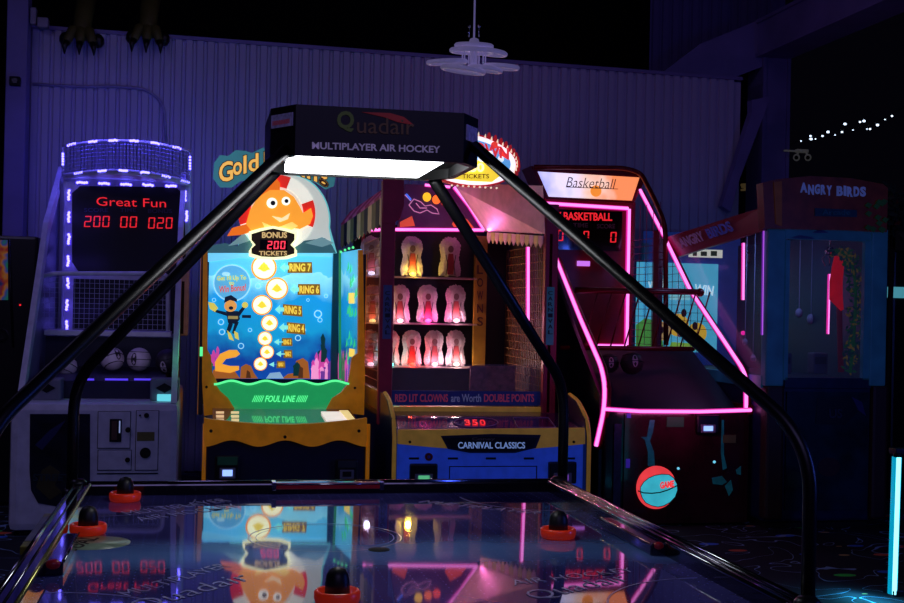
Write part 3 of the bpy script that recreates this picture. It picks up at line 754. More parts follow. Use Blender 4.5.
# sloping deck
zb_ = q(286, 410, 8.35).z
m = mb(M('glossy_play_deck', (18, 24, 60), .06, coat=.8)).add([(fl + .06, YF, zdeck - .01), (fr - .06, YF, zdeck - .01), (fr - .06, 8.5, zb_), (fl + .06, 8.5, zb_), (fl + .06, YF, zdeck - .04), (fr - .06, YF, zdeck - .04), (fr - .06, 8.5, zb_ - .03), (fl + .06, 8.5, zb_ - .03)], [(0, 1, 2, 3), (4, 5, 6, 7), (0, 1, 5, 4), (2, 3, 7, 6), (0, 3, 7, 4), (1, 2, 6, 5)])
m.build('play_deck', fg)
# ticket panels on the deck
for a_, cc_ in ((216, (255, 205, 150)), (231, (255, 225, 160))):
    m = mb(G('deck_lamp_%d' % a_, cc_, .75))
    for j in range(3): m.bpx(a_ + j * .3, 411.5 + 4 * j, a_ + 8, 413.6 + 4 * j, 8.25 - .14 * j, .01)
    m.build('deck_lamp', fg)
m = mb(G('deck_card_white', (250, 235, 225), .8)).prism([q(321, 413, 8.3), q(342, 413, 8.3), q(351, 422, 7.95), q(327, 422, 7.95)], (0, 0, .01)); m.build('deck_card', fg)
m = mb(G('deck_card_cream', (255, 225, 150), .7)).prism([q(339, 412, 8.35), q(348, 412, 8.35), q(355, 421, 7.98), q(347, 421, 7.98)], (0, 0, .012)); m.build('deck_card', fg)
# yellow side frames with the bowl-shaped opening
YW = 8.5
m = mb(yellow)
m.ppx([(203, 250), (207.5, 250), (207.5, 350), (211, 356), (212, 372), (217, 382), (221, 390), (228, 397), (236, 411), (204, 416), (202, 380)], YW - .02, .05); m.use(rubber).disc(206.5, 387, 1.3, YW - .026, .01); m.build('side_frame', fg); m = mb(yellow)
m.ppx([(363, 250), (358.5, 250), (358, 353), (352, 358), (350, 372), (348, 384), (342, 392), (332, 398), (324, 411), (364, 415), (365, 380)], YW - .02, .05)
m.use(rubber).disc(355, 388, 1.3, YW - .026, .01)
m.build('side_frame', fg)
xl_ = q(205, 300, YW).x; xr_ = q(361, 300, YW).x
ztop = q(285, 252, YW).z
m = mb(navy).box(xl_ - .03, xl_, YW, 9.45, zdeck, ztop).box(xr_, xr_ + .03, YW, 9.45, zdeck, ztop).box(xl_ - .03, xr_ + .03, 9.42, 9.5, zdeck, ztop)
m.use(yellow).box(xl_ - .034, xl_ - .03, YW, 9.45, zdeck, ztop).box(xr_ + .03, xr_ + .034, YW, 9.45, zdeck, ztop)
m.build('housing', fg)
# underwater backlit playfield
def sea_material(name, k=1.0, flip=False):
    m = bpy.data.materials.new(name); m.use_nodes = True; nt = m.node_tree; N = nt.nodes; L = nt.links; b = N['Principled BSDF']
    tc = N.new('ShaderNodeTexCoord'); sp = N.new('ShaderNodeSeparateXYZ'); L.new(tc.outputs['Generated'], sp.inputs[0])
    nz = N.new('ShaderNodeTexNoise'); nz.inputs['Scale'].default_value = 5; nz.inputs['Detail'].default_value = 3; L.new(tc.outputs['Object'], nz.inputs['Vector'])
    ad = N.new('ShaderNodeMath'); ad.operation = 'MULTIPLY_ADD'; L.new(nz.outputs['Fac'], ad.inputs[0]); ad.inputs[1].default_value = .34; L.new(sp.outputs['Z'], ad.inputs[2])
    rp = N.new('ShaderNodeValToRGB'); e = rp.color_ramp.elements
    e[0].position = .12; e[0].color = lin((14, 70, 165)); e[1].position = 1.12; e[1].color = lin((150, 235, 255))
    e[1].position = 1.0
    for p, c_ in ((.35, (14, 58, 150)), (.52, (20, 150, 205)), (.8, (22, 150, 220)), (1.0, (90, 200, 245))):
        kk = e.new(p); kk.color = lin(c_)
    L.new(ad.outputs[0], rp.inputs['Fac']); L.new(rp.outputs[0], b.inputs['Emission Color']); L.new(rp.outputs[0], b.inputs['Base Color'])
    b.inputs['Emission Strength'].default_value = k; b.inputs['Roughness'].default_value = .3
    return m
sea = sea_material('underwater_print', .95)
pf = mb(sea).bpx(208, 253, 335, 379, YP, .02).build('playfield', fg)
ZP = YP - .006
m = mb(G('wave_light', (120, 215, 250), .85))
m.ppx([(208, 253), (335, 253), (335, 257), (300, 256), (270, 259), (240, 258), (208, 262)], ZP, .004); m.build('wave_print', pf)
ringo = G('target_rim_orange', (250, 150, 50), 1.0); cream = G('target_face_cream', (255, 250, 205), 1.35); yelG = G('target_mark_yellow', (250, 215, 60), 1.0)
for i, (a_, b_, r_) in enumerate([(264, 267.5, 12.5), (277, 288.5, 11), (262, 305, 10), (269.5, 323, 8.2), (265, 338.5, 7), (267, 352, 6.8), (260.5, 364, 6.6)]):
    m = mb(ringo).disc(a_, b_, r_, ZP - .006, .008); m.use(cream).disc(a_, b_, r_ * .86, ZP - .012, .008)
    m.use(yelG).disc(a_, b_, r_ * .32, ZP - .015, .005).ppx([(a_ - r_ * .5, b_ + r_ * .1), (a_, b_ - r_ * .45), (a_ + r_ * .5, b_ + r_ * .15), (a_, b_ + r_ * .3)], ZP - .0145, .004)
    m.build('ring_target', pf)
labs = [(280, 312, 262, 273, '7'), (290, 320, 284, 295, '6'), (275, 302, 304, 315, '5'), (279, 305, 322, 333, '4'), (274, 292, 338, 346, '3'), (276, 292, 350, 358, '2'), (269, 285, 361, 368, '1')]
board = G('sign_board_wood', (150, 108, 30), .55); lt_y = G('sign_letter_yellow', (255, 215, 80), .9); arr = G('sign_arrow_cyan', (140, 240, 225), .9)
for i, (a_, b_, c_, d_, n_) in enumerate(labs):
    tl = -1.2 if i in (2, 3) else 0
    m = mb(board).ppx([(a_ + 8, c_), (b_, c_ - tl * 1.5), (b_ + .5, d_ - tl * 1.5), (a_ + 7.5, d_)], ZP - .004, .005)
    m.use(arr).ppx([(a_, (c_ + d_) / 2), (a_ + 5, c_ + 1), (a_ + 5, c_ + 3.5), (a_ + 9, c_ + 3.5), (a_ + 9, d_ - 3.5), (a_ + 5, d_ - 3.5), (a_ + 5, d_ - 1)], ZP - .008, .005)
    m.use(lt_y); tpx(m, 'RING ' + n_, a_ + 9.5, c_ + 1.5, b_ - 1, d_ - 1.5, ZP - .0085, .03, tilt=tl, t=.003)
    m.build('ring_sign', pf)
bub = G('bubble_blue', (95, 185, 235), .8); bub2 = G('bubble_rim', (170, 230, 250), .9)
m = mb(bub).disc(232, 283, 18, ZP, .004); m.use(bub2).ringpx(232, 283, 17.2, 18.3, ZP - .002, .004).disc(226, 274, 4, ZP - .002, .004, .5)
m.use(G('bubble_text_yellow', (240, 220, 60), .8)); tpx(m, 'Get 10 Up To', 217, 276, 246, 282, ZP - .005, .02, tilt=1); tpx(m, 'to', 229, 281.5, 234, 285, ZP - .005)
m.use(G('bubble_text_red', (235, 90, 60), .8)); tpx(m, 'Win Bonus!', 219, 286, 246, 293, ZP - .005, .02, tilt=2.5); m.build('speech_bubble', pf)
for a_, b_, r_ in ((258, 286, 3), (318, 314, 4), (241, 346, 3), (221, 322, 3), (222, 332, 3), (298, 338, 3), (320, 320, 2.4), (304, 330, 2), (250, 330, 2), (214, 300, 2), (326, 296, 2), (308, 300, 1.6)):
    mb(bub2).ringpx(a_, b_, r_ * .75, r_, ZP - .002, .003, n=16).build('bubble_print', pf)
# swimmer print: generic diver
dk = G('diver_suit', (20, 34, 60), .5); sk = G('diver_skin', (235, 160, 80), .85); yf = G('diver_fins', (225, 205, 90), .85)
m = mb(dk).ppx([(226, 311), (238, 311), (240, 319), (236, 324), (228, 323)], ZP - .006, .005).ppx([(226, 312), (213, 309), (213, 311.5), (227, 316)], ZP - .006, .004).ppx([(238, 312), (244, 305), (246, 307), (239, 317)], ZP - .006, .004)
m.ppx([(229, 322), (233, 324), (231, 330), (228, 334), (226, 332)], ZP - .006, .004).ppx([(235, 322), (239, 322), (236, 329), (234, 334), (232, 333)], ZP - .006, .004).bpx(242, 315, 251, 318, ZP - .006, .004)
m.use(sk).disc(230.5, 306, 6, ZP - .008, .005, .95); m.use(dk).disc(231, 308, 2.2, ZP - .01, .004, .8).ppx([(224, 303), (225, 297), (231, 295), (237, 299), (237, 302), (230, 300)], ZP - .01, .004)
m.use(yf).ppx([(208, 302), (214, 303), (218, 308), (215, 312), (210, 309)], ZP - .009, .004).disc(245, 305, 3, ZP - .009, .004).ppx([(227, 330), (231, 334), (234, 341), (229, 339)], ZP - .009, .004).ppx([(234, 331), (238, 333), (239, 340), (235, 338)], ZP - .009, .004)
m.use(G('diver_strap', (170, 150, 90), .7)).bpx(228, 316, 238, 319, ZP - .009, .004)
m.build('diver_print', pf)
m = mb(G('rock_brown', (175, 98, 40), .7))
m.ppx([(212, 378.5), (213, 370), (222, 367), (234, 370), (240, 378.5)], ZP, .004).ppx([(240, 378.5), (241, 367), (246, 364), (251, 366), (254, 373), (258, 378.5)], ZP - .001, .004).ppx([(292, 378.5), (296, 368), (296, 361), (303, 358), (308, 362), (310, 378.5)], ZP - .001, .004).ppx([(282, 378.5), (288, 374), (294, 373), (298, 378.5)], ZP, .004)
m.use(G('clam_orange', (245, 165, 50), .95)).ppx([(215, 371), (215, 362), (220, 354), (229, 350), (237, 350), (240, 354), (236, 357), (226, 359), (222, 364), (230, 366), (239, 366), (239, 370), (230, 373)], ZP - .004, .005)
m.use(G('rock_shadow_brown', (105, 55, 28), .5)).ppx([(298, 378), (300, 366), (303, 368), (303, 378)], ZP - .004, .004).ppx([(246, 378), (247, 370), (250, 372), (251, 378)], ZP - .004, .004)
m.use(G('sand_pale', (150, 190, 225), .7)).ppx([(266, 378.5), (270, 373), (280, 372), (284, 378.5)], ZP, .003)
m.build('rock_print', pf)
rnd = random.Random(3)
def coral(m, x0, x1, y0, y1, n, Y):
    for i in range(n):
        x = rnd.uniform(x0, x1); h = rnd.uniform(.45, 1) * (y1 - y0) * (1 - .6 * abs((x - (x0 + x1) / 2) / ((x1 - x0) / 2)) ** 2); wv = rnd.uniform(1.2, 2.2)
        tz = rnd.uniform(-.0015, .0015)
        m.ppx([(x - wv, y1), (x - wv * .8, y1 - h * .6), (x - wv * 1.1, y1 - h * .85), (x, y1 - h), (x + wv * 1.1, y1 - h * .8), (x + wv * .7, y1 - h * .5), (x + wv, y1)], Y - .004 + tz, .004)
m = mb(G('coral_magenta', (205, 70, 160), .85)); coral(m, 308, 330, 348, 379, 16, ZP); m.use(G('coral_pink', (245, 150, 205), .9)); coral(m, 312, 328, 352, 379, 9, ZP - .003); m.use(G('coral_purple', (120, 60, 165), .7)); coral(m, 322, 334, 355, 379, 7, ZP - .003)
m.use(MATS['coral_magenta']); coral(m, 209, 222, 344, 366, 9, ZP + .002)
m.use(G('seaweed_dark', (12, 62, 66), .5)); coral(m, 294, 300, 350, 376, 3, ZP + .001); coral(m, 320, 327, 332, 362, 4, ZP + .001)
m.use(G('seaweed_green', (30, 120, 70), .6)); coral(m, 208, 212, 356, 378, 3, ZP - .004)
m.build('coral_print', pf)
# right inner mirror wall, the playfield's reflection put in as glowing colour
SB = q(338.5, 379, YP - .01); SBt = q(338.5, 253, YP - .01); SF = Vector((q(357.5, 380, YW + .06).x, YW + .06, SB.z)); SFt = Vector((SF.x, SF.y, SBt.z))
nrm = (SF - SB).cross(SBt - SB).normalized()
if nrm.x > 0: nrm = -nrm
sr = mb(sea_material('side_sea_reflection', .62)).prism([SB, SF, SFt, SBt], -nrm * .01).build('side_mirror', fg)
def sp_(u, v, k=1.0): return SB.lerp(SF, u).lerp(SBt.lerp(SFt, u), v) + nrm * .003 * k
m = MB()
for i in range(26):
    u = rnd.uniform(.03, .55); h = rnd.uniform(.1, .27); m.use(rnd.choice([MATS['coral_magenta'], MATS['coral_pink'], MATS['coral_magenta'], MATS['seaweed_green'], MATS['coral_purple']]))
    m.prism([sp_(u - .035, 0), sp_(u + .035, 0), sp_(u + .045, h * .7), sp_(u, h), sp_(u - .045, h * .6)], nrm * (.002 + .0001 * i))
m.use(G('side_green_plant', (60, 215, 130), .7))
for i in range(26):
    u = rnd.uniform(.45, .93); v = .1 + rnd.uniform(0, .75); m.prism([sp_(u - .04, v), sp_(u + .04, v + .02), sp_(u + .02, v + .07)], nrm * .003)
m.use(lt_y).prism([sp_(.55, .6), sp_(.8, .6), sp_(.8, .68), sp_(.55, .68)], nrm * .003).prism([sp_(.6, .2), sp_(.85, .2), sp_(.85, .26), sp_(.6, .26)], nrm * .003)
m.build('side_reflection', sr)
mb(M('corner_teal_post', (10, 70, 90), .3, em=.15)).bpx(332, 252, 338.5, 380, YP - .05, .05).build('corner_post', fg)
mb(greenled).box(fl - .03, fl - .012, 8.0, 8.05, q(186, 356, 8).z, q(186, 347, 8).z).build('green_lamp', fg)
lamp('green_edge_light', fg, (fl - .04, 8.1, q(186, 351, 8).z), 1.0, (.1, 1, .35), .1, (-1, 0, .1))
mb(LED('green_edge_dim', (.02, .35, .12), .6)).tube([q(340, 250, YW + .5), q(340, 379, YW + .5)], .009, 8).build('edge_light', fg)
for a_, b_ in ((345, 250), (349, 248.5), (353, 247.5), (341, 252)): mb(greenled).ball(q(a_, b_, YW - .02), .009, 8).build('green_lamp', fg)
# translucent green foul-line gate
gmat = M('green_acrylic', (20, 150, 70), .08, em=.40, ecol=(.03, .6, .2), alpha=.88)
YGt = 8.46
wave = [(214 + 135 * i / 48, 382.5 + 1.8 * math.cos(2 * math.pi * 3.9 * i / 48)) for i in range(49)]
m = mb(gmat).ppx(wave + [(345, 386), (341, 392), (332, 398), (325, 411), (236, 411), (228, 398), (220, 391), (216, 385)], YGt, .012)
gt = m.build('foul_line_gate', fg)
m = mb(greenled).tube([q(a_, b_, YGt - .004) for a_, b_ in wave], .0075, 8); m.tube([q(236, 411, YGt - .004), q(325, 411, YGt - .004)], .006, 6)
tpx(m, '////// FOUL LINE //////', 252, 395.5, 308, 402, YGt - .004, .02, shear=.3); m.build('gate_lettering', gt)
# marquee
YMq = 9.15
silver = G('marquee_silver', (205, 212, 205), .72)
m = mb(G('marquee_edge_teal', (110, 195, 200), .7))
dome = [(239, 253)] + [(286 + 44.5 * math.cos(math.radians(a_)), 221 - 48 * math.sin(math.radians(a_))) for a_ in range(192, -13, -8)] + [(334, 250), (335, 253)]
m.ppx([(236, 253)] + dome[1:-2] + [(337, 253)], YMq, .06)
mq = m.build('marquee', fg)
m = mb(silver).ppx([(286 + (a_ - 286) * .965, 214 + (b_ - 214) * .965) for a_, b_ in dome], YMq - .008, .01); m.build('marquee_panel', mq)
m = mb(G('marquee_water', (70, 120, 130), .42)).ppx([(207, 253), (208, 246), (225, 243), (238, 246), (243, 238), (255, 240), (285, 243), (325, 238), (332, 245), (336, 253)], YMq - .014, .006)
m.use(G('marquee_water_light', (130, 175, 180), .5)).ppx([(228, 246), (245, 232), (252, 240), (240, 244)], YMq - .016, .005).ppx([(305, 243), (322, 237), (334, 243), (322, 247)], YMq - .016, .005)
m.build('water_print', mq)
m = MB()
rw = G('lifebuoy_white', (240, 240, 225), .85); rr_ = G('lifebuoy_red', (215, 40, 25), .85)
for i in range(8):
    m.use(rr_ if i % 2 == 0 else rw).ringpx(277, 214, 27, 38, YMq - .016, .008, a0=i * 45 - 28, a1=i * 45 + (8 if i % 2 == 0 else 26) - 0, n=8) if False else None
for a0_, a1_, rd in ((-20, 22, 1), (22, 70, 0), (70, 112, 1), (112, 158, 0), (158, 200, 1), (200, 248, 0), (248, 292, 0), (292, 340, 0)):
    m.use(rr_ if rd else rw).ringpx(277, 213, 26, 38, YMq - .016, .008, a0=a0_, a1=a1_, n=10)
m.build('lifebuoy_print', mq)
# plain orange fish print
og = G('fish_orange', (250, 160, 48), .95); og2 = G('fish_deep_orange', (235, 110, 20), .9); eye = G('fish_eye_white', (255, 255, 240), 1.1); ey2 = G('fish_pupil', (20, 26, 30), .2)
YFi = YMq - .03
m = mb(og).ppx([(246, 224), (250, 210), (258, 197), (270, 190), (284, 190), (294, 197), (300, 207), (303, 213), (311, 208), (313, 216), (310, 224), (300, 229), (288, 227), (276, 231), (262, 234), (250, 232)], YFi, .01)
m.use(og2).ppx([(258, 197), (266, 184), (276, 178), (280, 183), (280, 190), (270, 190)], YFi - .002, .01).ppx([(246, 224), (232, 228), (227, 236), (240, 235), (252, 232)], YFi - .002, .01)
m.use(G('fish_belly_yellow', (255, 212, 110), 1.0)).ppx([(262, 222), (276, 228), (292, 222), (298, 226), (288, 232), (268, 234)], YFi - .003, .008)
m.use(eye).disc(272, 203, 5.2, YFi - .008, .008).disc(286, 201, 4.2, YFi - .008, .008); m.use(ey2).disc(273, 203, 2.4, YFi - .012, .006).disc(286.5, 201, 2.0, YFi - .012, .006)
m.use(G('fish_mouth', (255, 225, 170), 1.0)).ppx([(272, 216), (282, 218), (290, 213), (288, 219), (280, 222)], YFi - .008, .008)
m.build('fish_print', mq)
# name cloud above
m = mb(G('name_cloud_teal', (70, 150, 160), .4))
cl = [(213, 178), (214, 163), (220, 155), (228, 156), (236, 150), (246, 151), (252, 153), (262, 148), (275, 146), (290, 146), (302, 149), (316, 156), (328, 163), (336, 174), (334, 186), (326, 189), (316, 182), (300, 176), (284, 172), (268, 174), (252, 178), (240, 181), (232, 187), (220, 187)]
m.ppx(cl, YMq - .03, .04); nc = m.build('name_board', mq)
ltr = G('name_letter_gold', (250, 190, 90), .85); ltd = G('name_letter_outline', (60, 42, 30), .2)
m = mb(ltd)
def arcw(sgn): return None
for ch_, px_, py_, ww, hh, tl in [('G', 219, 163, 14, 20, 3), ('o', 233, 163, 9, 13, 2), ('l', 243.5, 156, 3, 18, 1), ('d', 248.5, 154, 10, 18, 1), ('F', 264, 152, 10, 18, 0), ('i', 275, 153, 4, 17, -1), ('s', 281, 158, 8, 13, -1), ('h', 290, 155, 10, 17, -2), ('i', 301, 160, 4, 16, -2), ('n', 307, 165, 10, 13, -4), ('g', 319, 170, 9, 14, -4)]:
    m.use(ltd); tpx(m, ch_, px_ - .8, py_ - .8, px_ + ww + .8, py_ + hh + .8, YMq - .034, .06, tilt=tl, t=.004)
    m.use(ltr); tpx(m, ch_, px_, py_, px_ + ww, py_ + hh, YMq - .040, .02, tilt=tl, t=.004)
m.build('name_lettering', nc)
# ticket display
m = mb(G('ticket_border_glow', (255, 250, 190), 1.3))
def tick(x0, x1, y0, y1, d_): return [(x0, y1 - 3), (x0, y1 - 8 - d_), (x0 + 4, (y0 + y1) / 2 + 1), (x0, y0 + 9 + d_), (x0, y0 + 3), (x0 + 10, y0), ((x0 + x1) / 2, y0 - 2.5), (x1 - 10, y0), (x1, y0 + 3), (x1, y0 + 9 + d_), (x1 - 4, (y0 + y1) / 2 + 1), (x1, y1 - 8 - d_), (x1, y1 - 3), (x1 - 10, y1), ((x0 + x1) / 2, y1 + .6), (x0 + 10, y1)]
m.ppx(tick(249, 297, 228.5, 259, 0), YMq - .05, .03)
tk = m.build('ticket_display', mq)
m = mb(M('ticket_face_dark', (62, 44, 14), .4, em=.15)).ppx(tick(251.5, 294.5, 231, 256.5, 0), YMq - .056, .01); m.use(blackg).bpx(260, 240, 287.5, 250, YMq - .061, .006)
m.use(G('ticket_text_cream', (240, 200, 130), .7)); tpx(m, 'BONUS', 262, 232, 287, 238, YMq - .06, .03); tpx(m, 'TICKETS', 259, 251, 287, 255.5, YMq - .06, .02)
m.build('ticket_face', tk)
m = seg(mb(LED('red_digit_bright', (1, .04, .08), 1.4)), '200', 267, 241, 285, 249, YMq - .062, .26); m.build('score_digits', tk)
reader(fg, 215, 456, 240, 480, YF, True, lab=M('reader_green_label', (30, 90, 60), .5, em=.03))
reader(fg, 336, 460, 358, 480, YF, False, scr=black, lab=M('reader_dim_label', (44, 50, 60), .5))

# ------------------------------------------------------------------ clown carnival game
YC = 7.75; YK = 9.45
kl = q(397, 450, YC).x; kr = q(584, 450, YC).x
cg = thing('clown_carnival_game', 'carnival ball game booth with rows of glowing clown targets, striped awning and blue front', 'arcade machine', ((kl + kr) / 2, 8.6, 0))
zc = q(490, 430, YC).z
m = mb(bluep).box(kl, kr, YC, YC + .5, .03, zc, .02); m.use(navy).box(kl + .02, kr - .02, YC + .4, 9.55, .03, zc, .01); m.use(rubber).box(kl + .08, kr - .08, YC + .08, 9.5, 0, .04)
m.build('cabinet', cg)
arcb = [(585 - 187 * i / 30, 455 - 10 * (1 - abs(i / 30 - .5) * 2) ** .0 + (6 * math.sin(math.pi * i / 30)) - 1) for i in range(31)]
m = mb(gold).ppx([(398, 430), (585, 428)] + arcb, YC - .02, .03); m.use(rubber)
for a_ in (410, 574): m.disc(a_, 442, 1.4, YC - .026, .01)
m.build('front_fascia', cg)
m = mb(navy).ppx([(441, 436), (492, 434), (541, 435), (536, 448), (515, 453), (470, 453), (448, 449)], YC - .035, .02)
m.use(black).ppx([(444, 438), (492, 436.5), (538, 437.5), (533, 447), (513, 451), (472, 451), (451, 447.5)], YC - .039, .01)
pl = m.build('name_plaque', cg)
m = mb(G('plaque_lettering', (135, 165, 225), .45)); tpx(m, 'CARNIVAL CLASSICS', 458, 442, 525, 448.5, YC - .04, .015); m.use(M('plaque_small', (120, 110, 90), .5)); tpx(m, 'Coney', 472, 437.5, 495, 441, YC - .04); m.build('lettering', pl)
for a_ in (414, 453, 491, 529, 570): mb(black).bpx(a_ - 5, 457.5, a_ + 5, 459.5, YC - .006, .01).build('slot', cg)
m = mb(M('red_button', (120, 20, 40), .3)).disc(429, 457, 4, YC - .02, .02); m.use(M('blue_dot', (60, 60, 180), .3)).disc(429, 457, 1.6, YC - .024, .01); m.build('button', cg)
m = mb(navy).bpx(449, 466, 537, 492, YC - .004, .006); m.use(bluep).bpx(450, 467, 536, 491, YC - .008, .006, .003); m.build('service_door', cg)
reader(cg, 410, 464, 438, 484, YC, True, scr=LED('green_screen', (.1, .5, .25), .8))
reader(cg, 549, 462, 577, 484, YC, True, scr=LED('violet_screen', (.3, .1, .8), .5))
# rounded side wings
for X0, X1 in ((kl - .04, kl - .005), (kr + .005, kr + .04)):
    m = mb(M('wing_dark_blue', (20, 34, 70), .3, coat=.4)).px_([(YC - .03, .02), (YC - .03, zc - .04), (YC + .02, zc + .07), (YC + .22, zc + .17), (YC + .4, zc + .2), (9.5, zc + .2), (9.5, .02)], X0, X1)
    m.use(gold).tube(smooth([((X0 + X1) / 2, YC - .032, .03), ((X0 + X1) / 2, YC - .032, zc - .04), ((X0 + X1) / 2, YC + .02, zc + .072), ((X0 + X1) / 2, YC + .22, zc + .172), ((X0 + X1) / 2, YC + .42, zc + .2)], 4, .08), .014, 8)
    m.build('side_wing', cg)
# deck
zd2 = q(480, 412, 8.3).z
m = mb(M('purple_deck', (88, 34, 96), .18, coat=.5)).add([(kl + .01, YC, zc), (kr - .01, YC, zc), (kr - .01, 8.35, zd2), (kl + .01, 8.35, zd2), (kl + .01, YC, zc - .03), (kr - .01, YC, zc - .03), (kr - .01, 8.35, zd2 - .03), (kl + .01, 8.35, zd2 - .03)], [(0, 1, 2, 3), (4, 5, 6, 7), (0, 1, 5, 4), (2, 3, 7, 6), (0, 3, 7, 4), (1, 2, 6, 5)])
dk_ = m.build('play_deck', cg)
def deck_pt(px, py, lift=.004):
    # intersection of the view of a point with the sloping deck plane (used once, to lay prints on the deck)
    s_ = (zd2 - zc) / (8.35 - YC); d = ray(px, py); t = (zc - CAMH - s_ * YC) / (d.z - s_ * d.y)
    return Vector((d.x * t, d.y * t, CAMH + d.z * t + lift))
m = mb(M('deck_oval_line', (170, 130, 185), .3))
cc_ = deck_pt(476, 423)
m.tube([deck_pt(476 + 22 * math.cos(a), 423 + 4.6 * math.sin(a)) for a in [i * math.pi / 16 for i in range(32)]], .004, 5, closed=True)
m.tube([deck_pt(a_, b_) for a_, b_ in ((513, 418), (548, 418), (556, 428), (518, 428))], .003, 5, closed=True)
m.build('deck_print', dk_)
m = mb(redled); vsn = []
a0 = deck_pt(465, 426); b0 = deck_pt(488, 426); c0 = deck_pt(464, 420.5)
for i, ch_ in enumerate('350'):
    U = (b0 - a0) / 3; text_on(m, ch_, a0 + U * i, U * .75, c0 - a0, (0, -.3, 1), .003, .01)
m.build('score_digits', dk_)
# posts
YPst = 8.3
sx0 = q(380, 300, YPst).x; sx1 = q(394, 300, YPst).x; sx2 = q(544.5, 300, YPst).x; sx3 = q(557.5, 300, YPst).x
zpt = q(390, 180, YPst).z
for i, (a_, b_) in enumerate(((sx0, sx1), (sx2, sx3))):
    m = mb(maroon).box(a_, b_, YPst, YPst + .06, zc - .02, zpt - (.0 if i == 0 else .12), .008)
    if i == 0: m.ppx([(383, 178), (404, 178), (404, 205), (400, 219), (392, 224), (383, 222)], YPst - .01, .02)
    o = m.build('post', cg)
    if i == 0: m = mb(M('post_sticker_blue', (60, 70, 130), .5, em=.05)).bpx(383, 285, 391.5, 339, YPst - .005, .01); bx = (384, 391)
    else: m = mb(M('post_sticker_pale', (60, 120, 150), .5, em=.08)).bpx(546.5, 287, 554, 345, YPst - .005, .01); bx = (547, 553.5)
    m.use(M('sticker_dark_letter', (16, 20, 40), .5))
    for j, ch_ in enumerate('CARNIVAL'): tpx(m, ch_, bx[0] + 1, 291 + j * 5.6, bx[1] - 1, 295 + j * 5.6, YPst - .006)
    m.build('post_sticker', o)
# interior: back wall, side walls with nets
kb = mb(M('booth_interior_black', (14, 8, 14), .5)).bpx(352, 228, 478, 400, YK, .05).build('back_wall', cg)
m = mb(M('booth_floor', (22, 20, 30), .4)).box(sx0, sx3, 8.35, YK, zd2 - .03, zd2); m.build('booth_floor', cg)
m = mb(M('shelf_edge_white', (150, 130, 140), .3)); 
shelfY = YK - .14
for py_ in (276.5, 323, 366.5): m.bpx(354, py_, 477, py_ + 1.6, shelfY - .02, .16)
m.build('shelf', cg)
cordY = M('net_cord_tan', (120, 84, 44), .7)
zn0 = zd2; zn1 = q(385, 236, YPst).z
m = net_x(mb(cordY), sx0 + .02, YPst + .07, YK, zn0, zn1, 18, 18, .003); m.use(maroon).box(sx0 + .01, sx0 + .03, YK - .03, YK, zn0, zn1 + .1); m.build('side_net', cg)
m = net_x(mb(cordY), sx2 + .01, YPst + .07, YK, zn0, zn1 - .02, 22, 20, .003)
m.use(M('side_wall_dark_brown', (40, 20, 22), .6)).box(sx2 + .03, sx2 + .05, YPst, YK, zn0, zn1 + .05)
m.build('side_net', cg)
led_line('led_tube', cg, [qx(528, 247, sx2 - .005), qx(528, 331, sx2 - .005)], .009, .015)
m = mb(M('yellow_post_print', (130, 92, 22), .5, em=.03)).bpx(474, 236, 486, 400, YK - .1, .05); m.use(M('print_letter_dark', (60, 12, 12), .5))
for j, ch_ in enumerate('CLOWNS'): tpx(m, ch_, 477, 252 + j * 13, 483, 261 + j * 13, YK - .103)
m.build('corner_post', cg)
# sill and banner glass
YS = 8.36
mb(gold).bpx(391, 407, 546, 412, YS - .02, .05, .004).build('sill', cg)
bn = mb(M('banner_blue', (30, 44, 120), .4, em=.08)).bpx(391, 391, 541, 405.5, YS - .004, .006).build('banner', cg)
m = mb(M('banner_red', (190, 70, 105), .5, em=.12)); tpx(m, 'RED LIT CLOWNS', 395, 394, 448, 402, YS - .006, .02); tpx(m, 'DOUBLE POINTS', 484, 394, 534, 402, YS - .006, .02)
m.use(M('banner_white', (150, 155, 200), .5, em=.1)); tpx(m, 'are Worth', 451, 394, 481, 402, YS - .006, .01); m.build('lettering', bn)
mb(glass).bpx(391, 364, 541, 391, YS, .005).build('clear_guard', cg)
m = mb(M('clown_poster', (120, 70, 80), .5, var=.5, scale=25)).bpx(470, 366, 515, 391, YS + .5, .01); m.build('poster', cg)
# upper lit gable
ug = mb(M('gable_panel', (90, 70, 110), .5)).prism([q(397, 229, YK - .06), q(483, 229, YK - .06), q(455, 186, YK - .06), q(405, 184, YK - .06)], (0, .03, 0)).build('gable_panel', cg)
m = mb(G('balloon_yellow', (255, 200, 40), .9)).disc(427, 197, 4.2, YK - .075, .01, 1.1); m.use(G('balloon_orange', (255, 120, 40), .9)).disc(436.5, 199.5, 4.2, YK - .075, .01, 1.1); m.use(G('balloon_red', (255, 85, 50), .9)).disc(445, 201.5, 4, YK - .075, .01, 1.1)
m.use(G('gable_orange', (225, 90, 60), .5)).ppx([(400, 222), (412, 216), (415, 226), (400, 227)], YK - .07, .006).ppx([(452, 224), (458, 214), (468, 220), (474, 228), (454, 227)], YK - .07, .006)
m.build('balloon_print', ug)
m = mb(G('neon_outline', (200, 130, 175), .7))
for ps in ([(409, 205), (414, 199), (421, 202), (425, 206), (431, 205), (437, 209), (439, 214), (432, 213), (427, 210), (420, 213), (414, 211), (409, 205)], [(416, 203), (420, 208), (427, 208)], [(405, 195), (411, 201)]):
    m.tube([q(a_, b_, YK - .07) for a_, b_ in ps], .004, 5)
m.use(G('neon_blue', (70, 120, 255), .8)).tube([q(406, 194, YK - .075), q(411, 200, YK - .075)], .008, 6)
m.build('neon_print', ug)
led_line('led_tube', cg, [q(370, 230, YK - .1), q(393, 229.5, YK - .1), q(484, 230, YK - .1)], .010, .016)
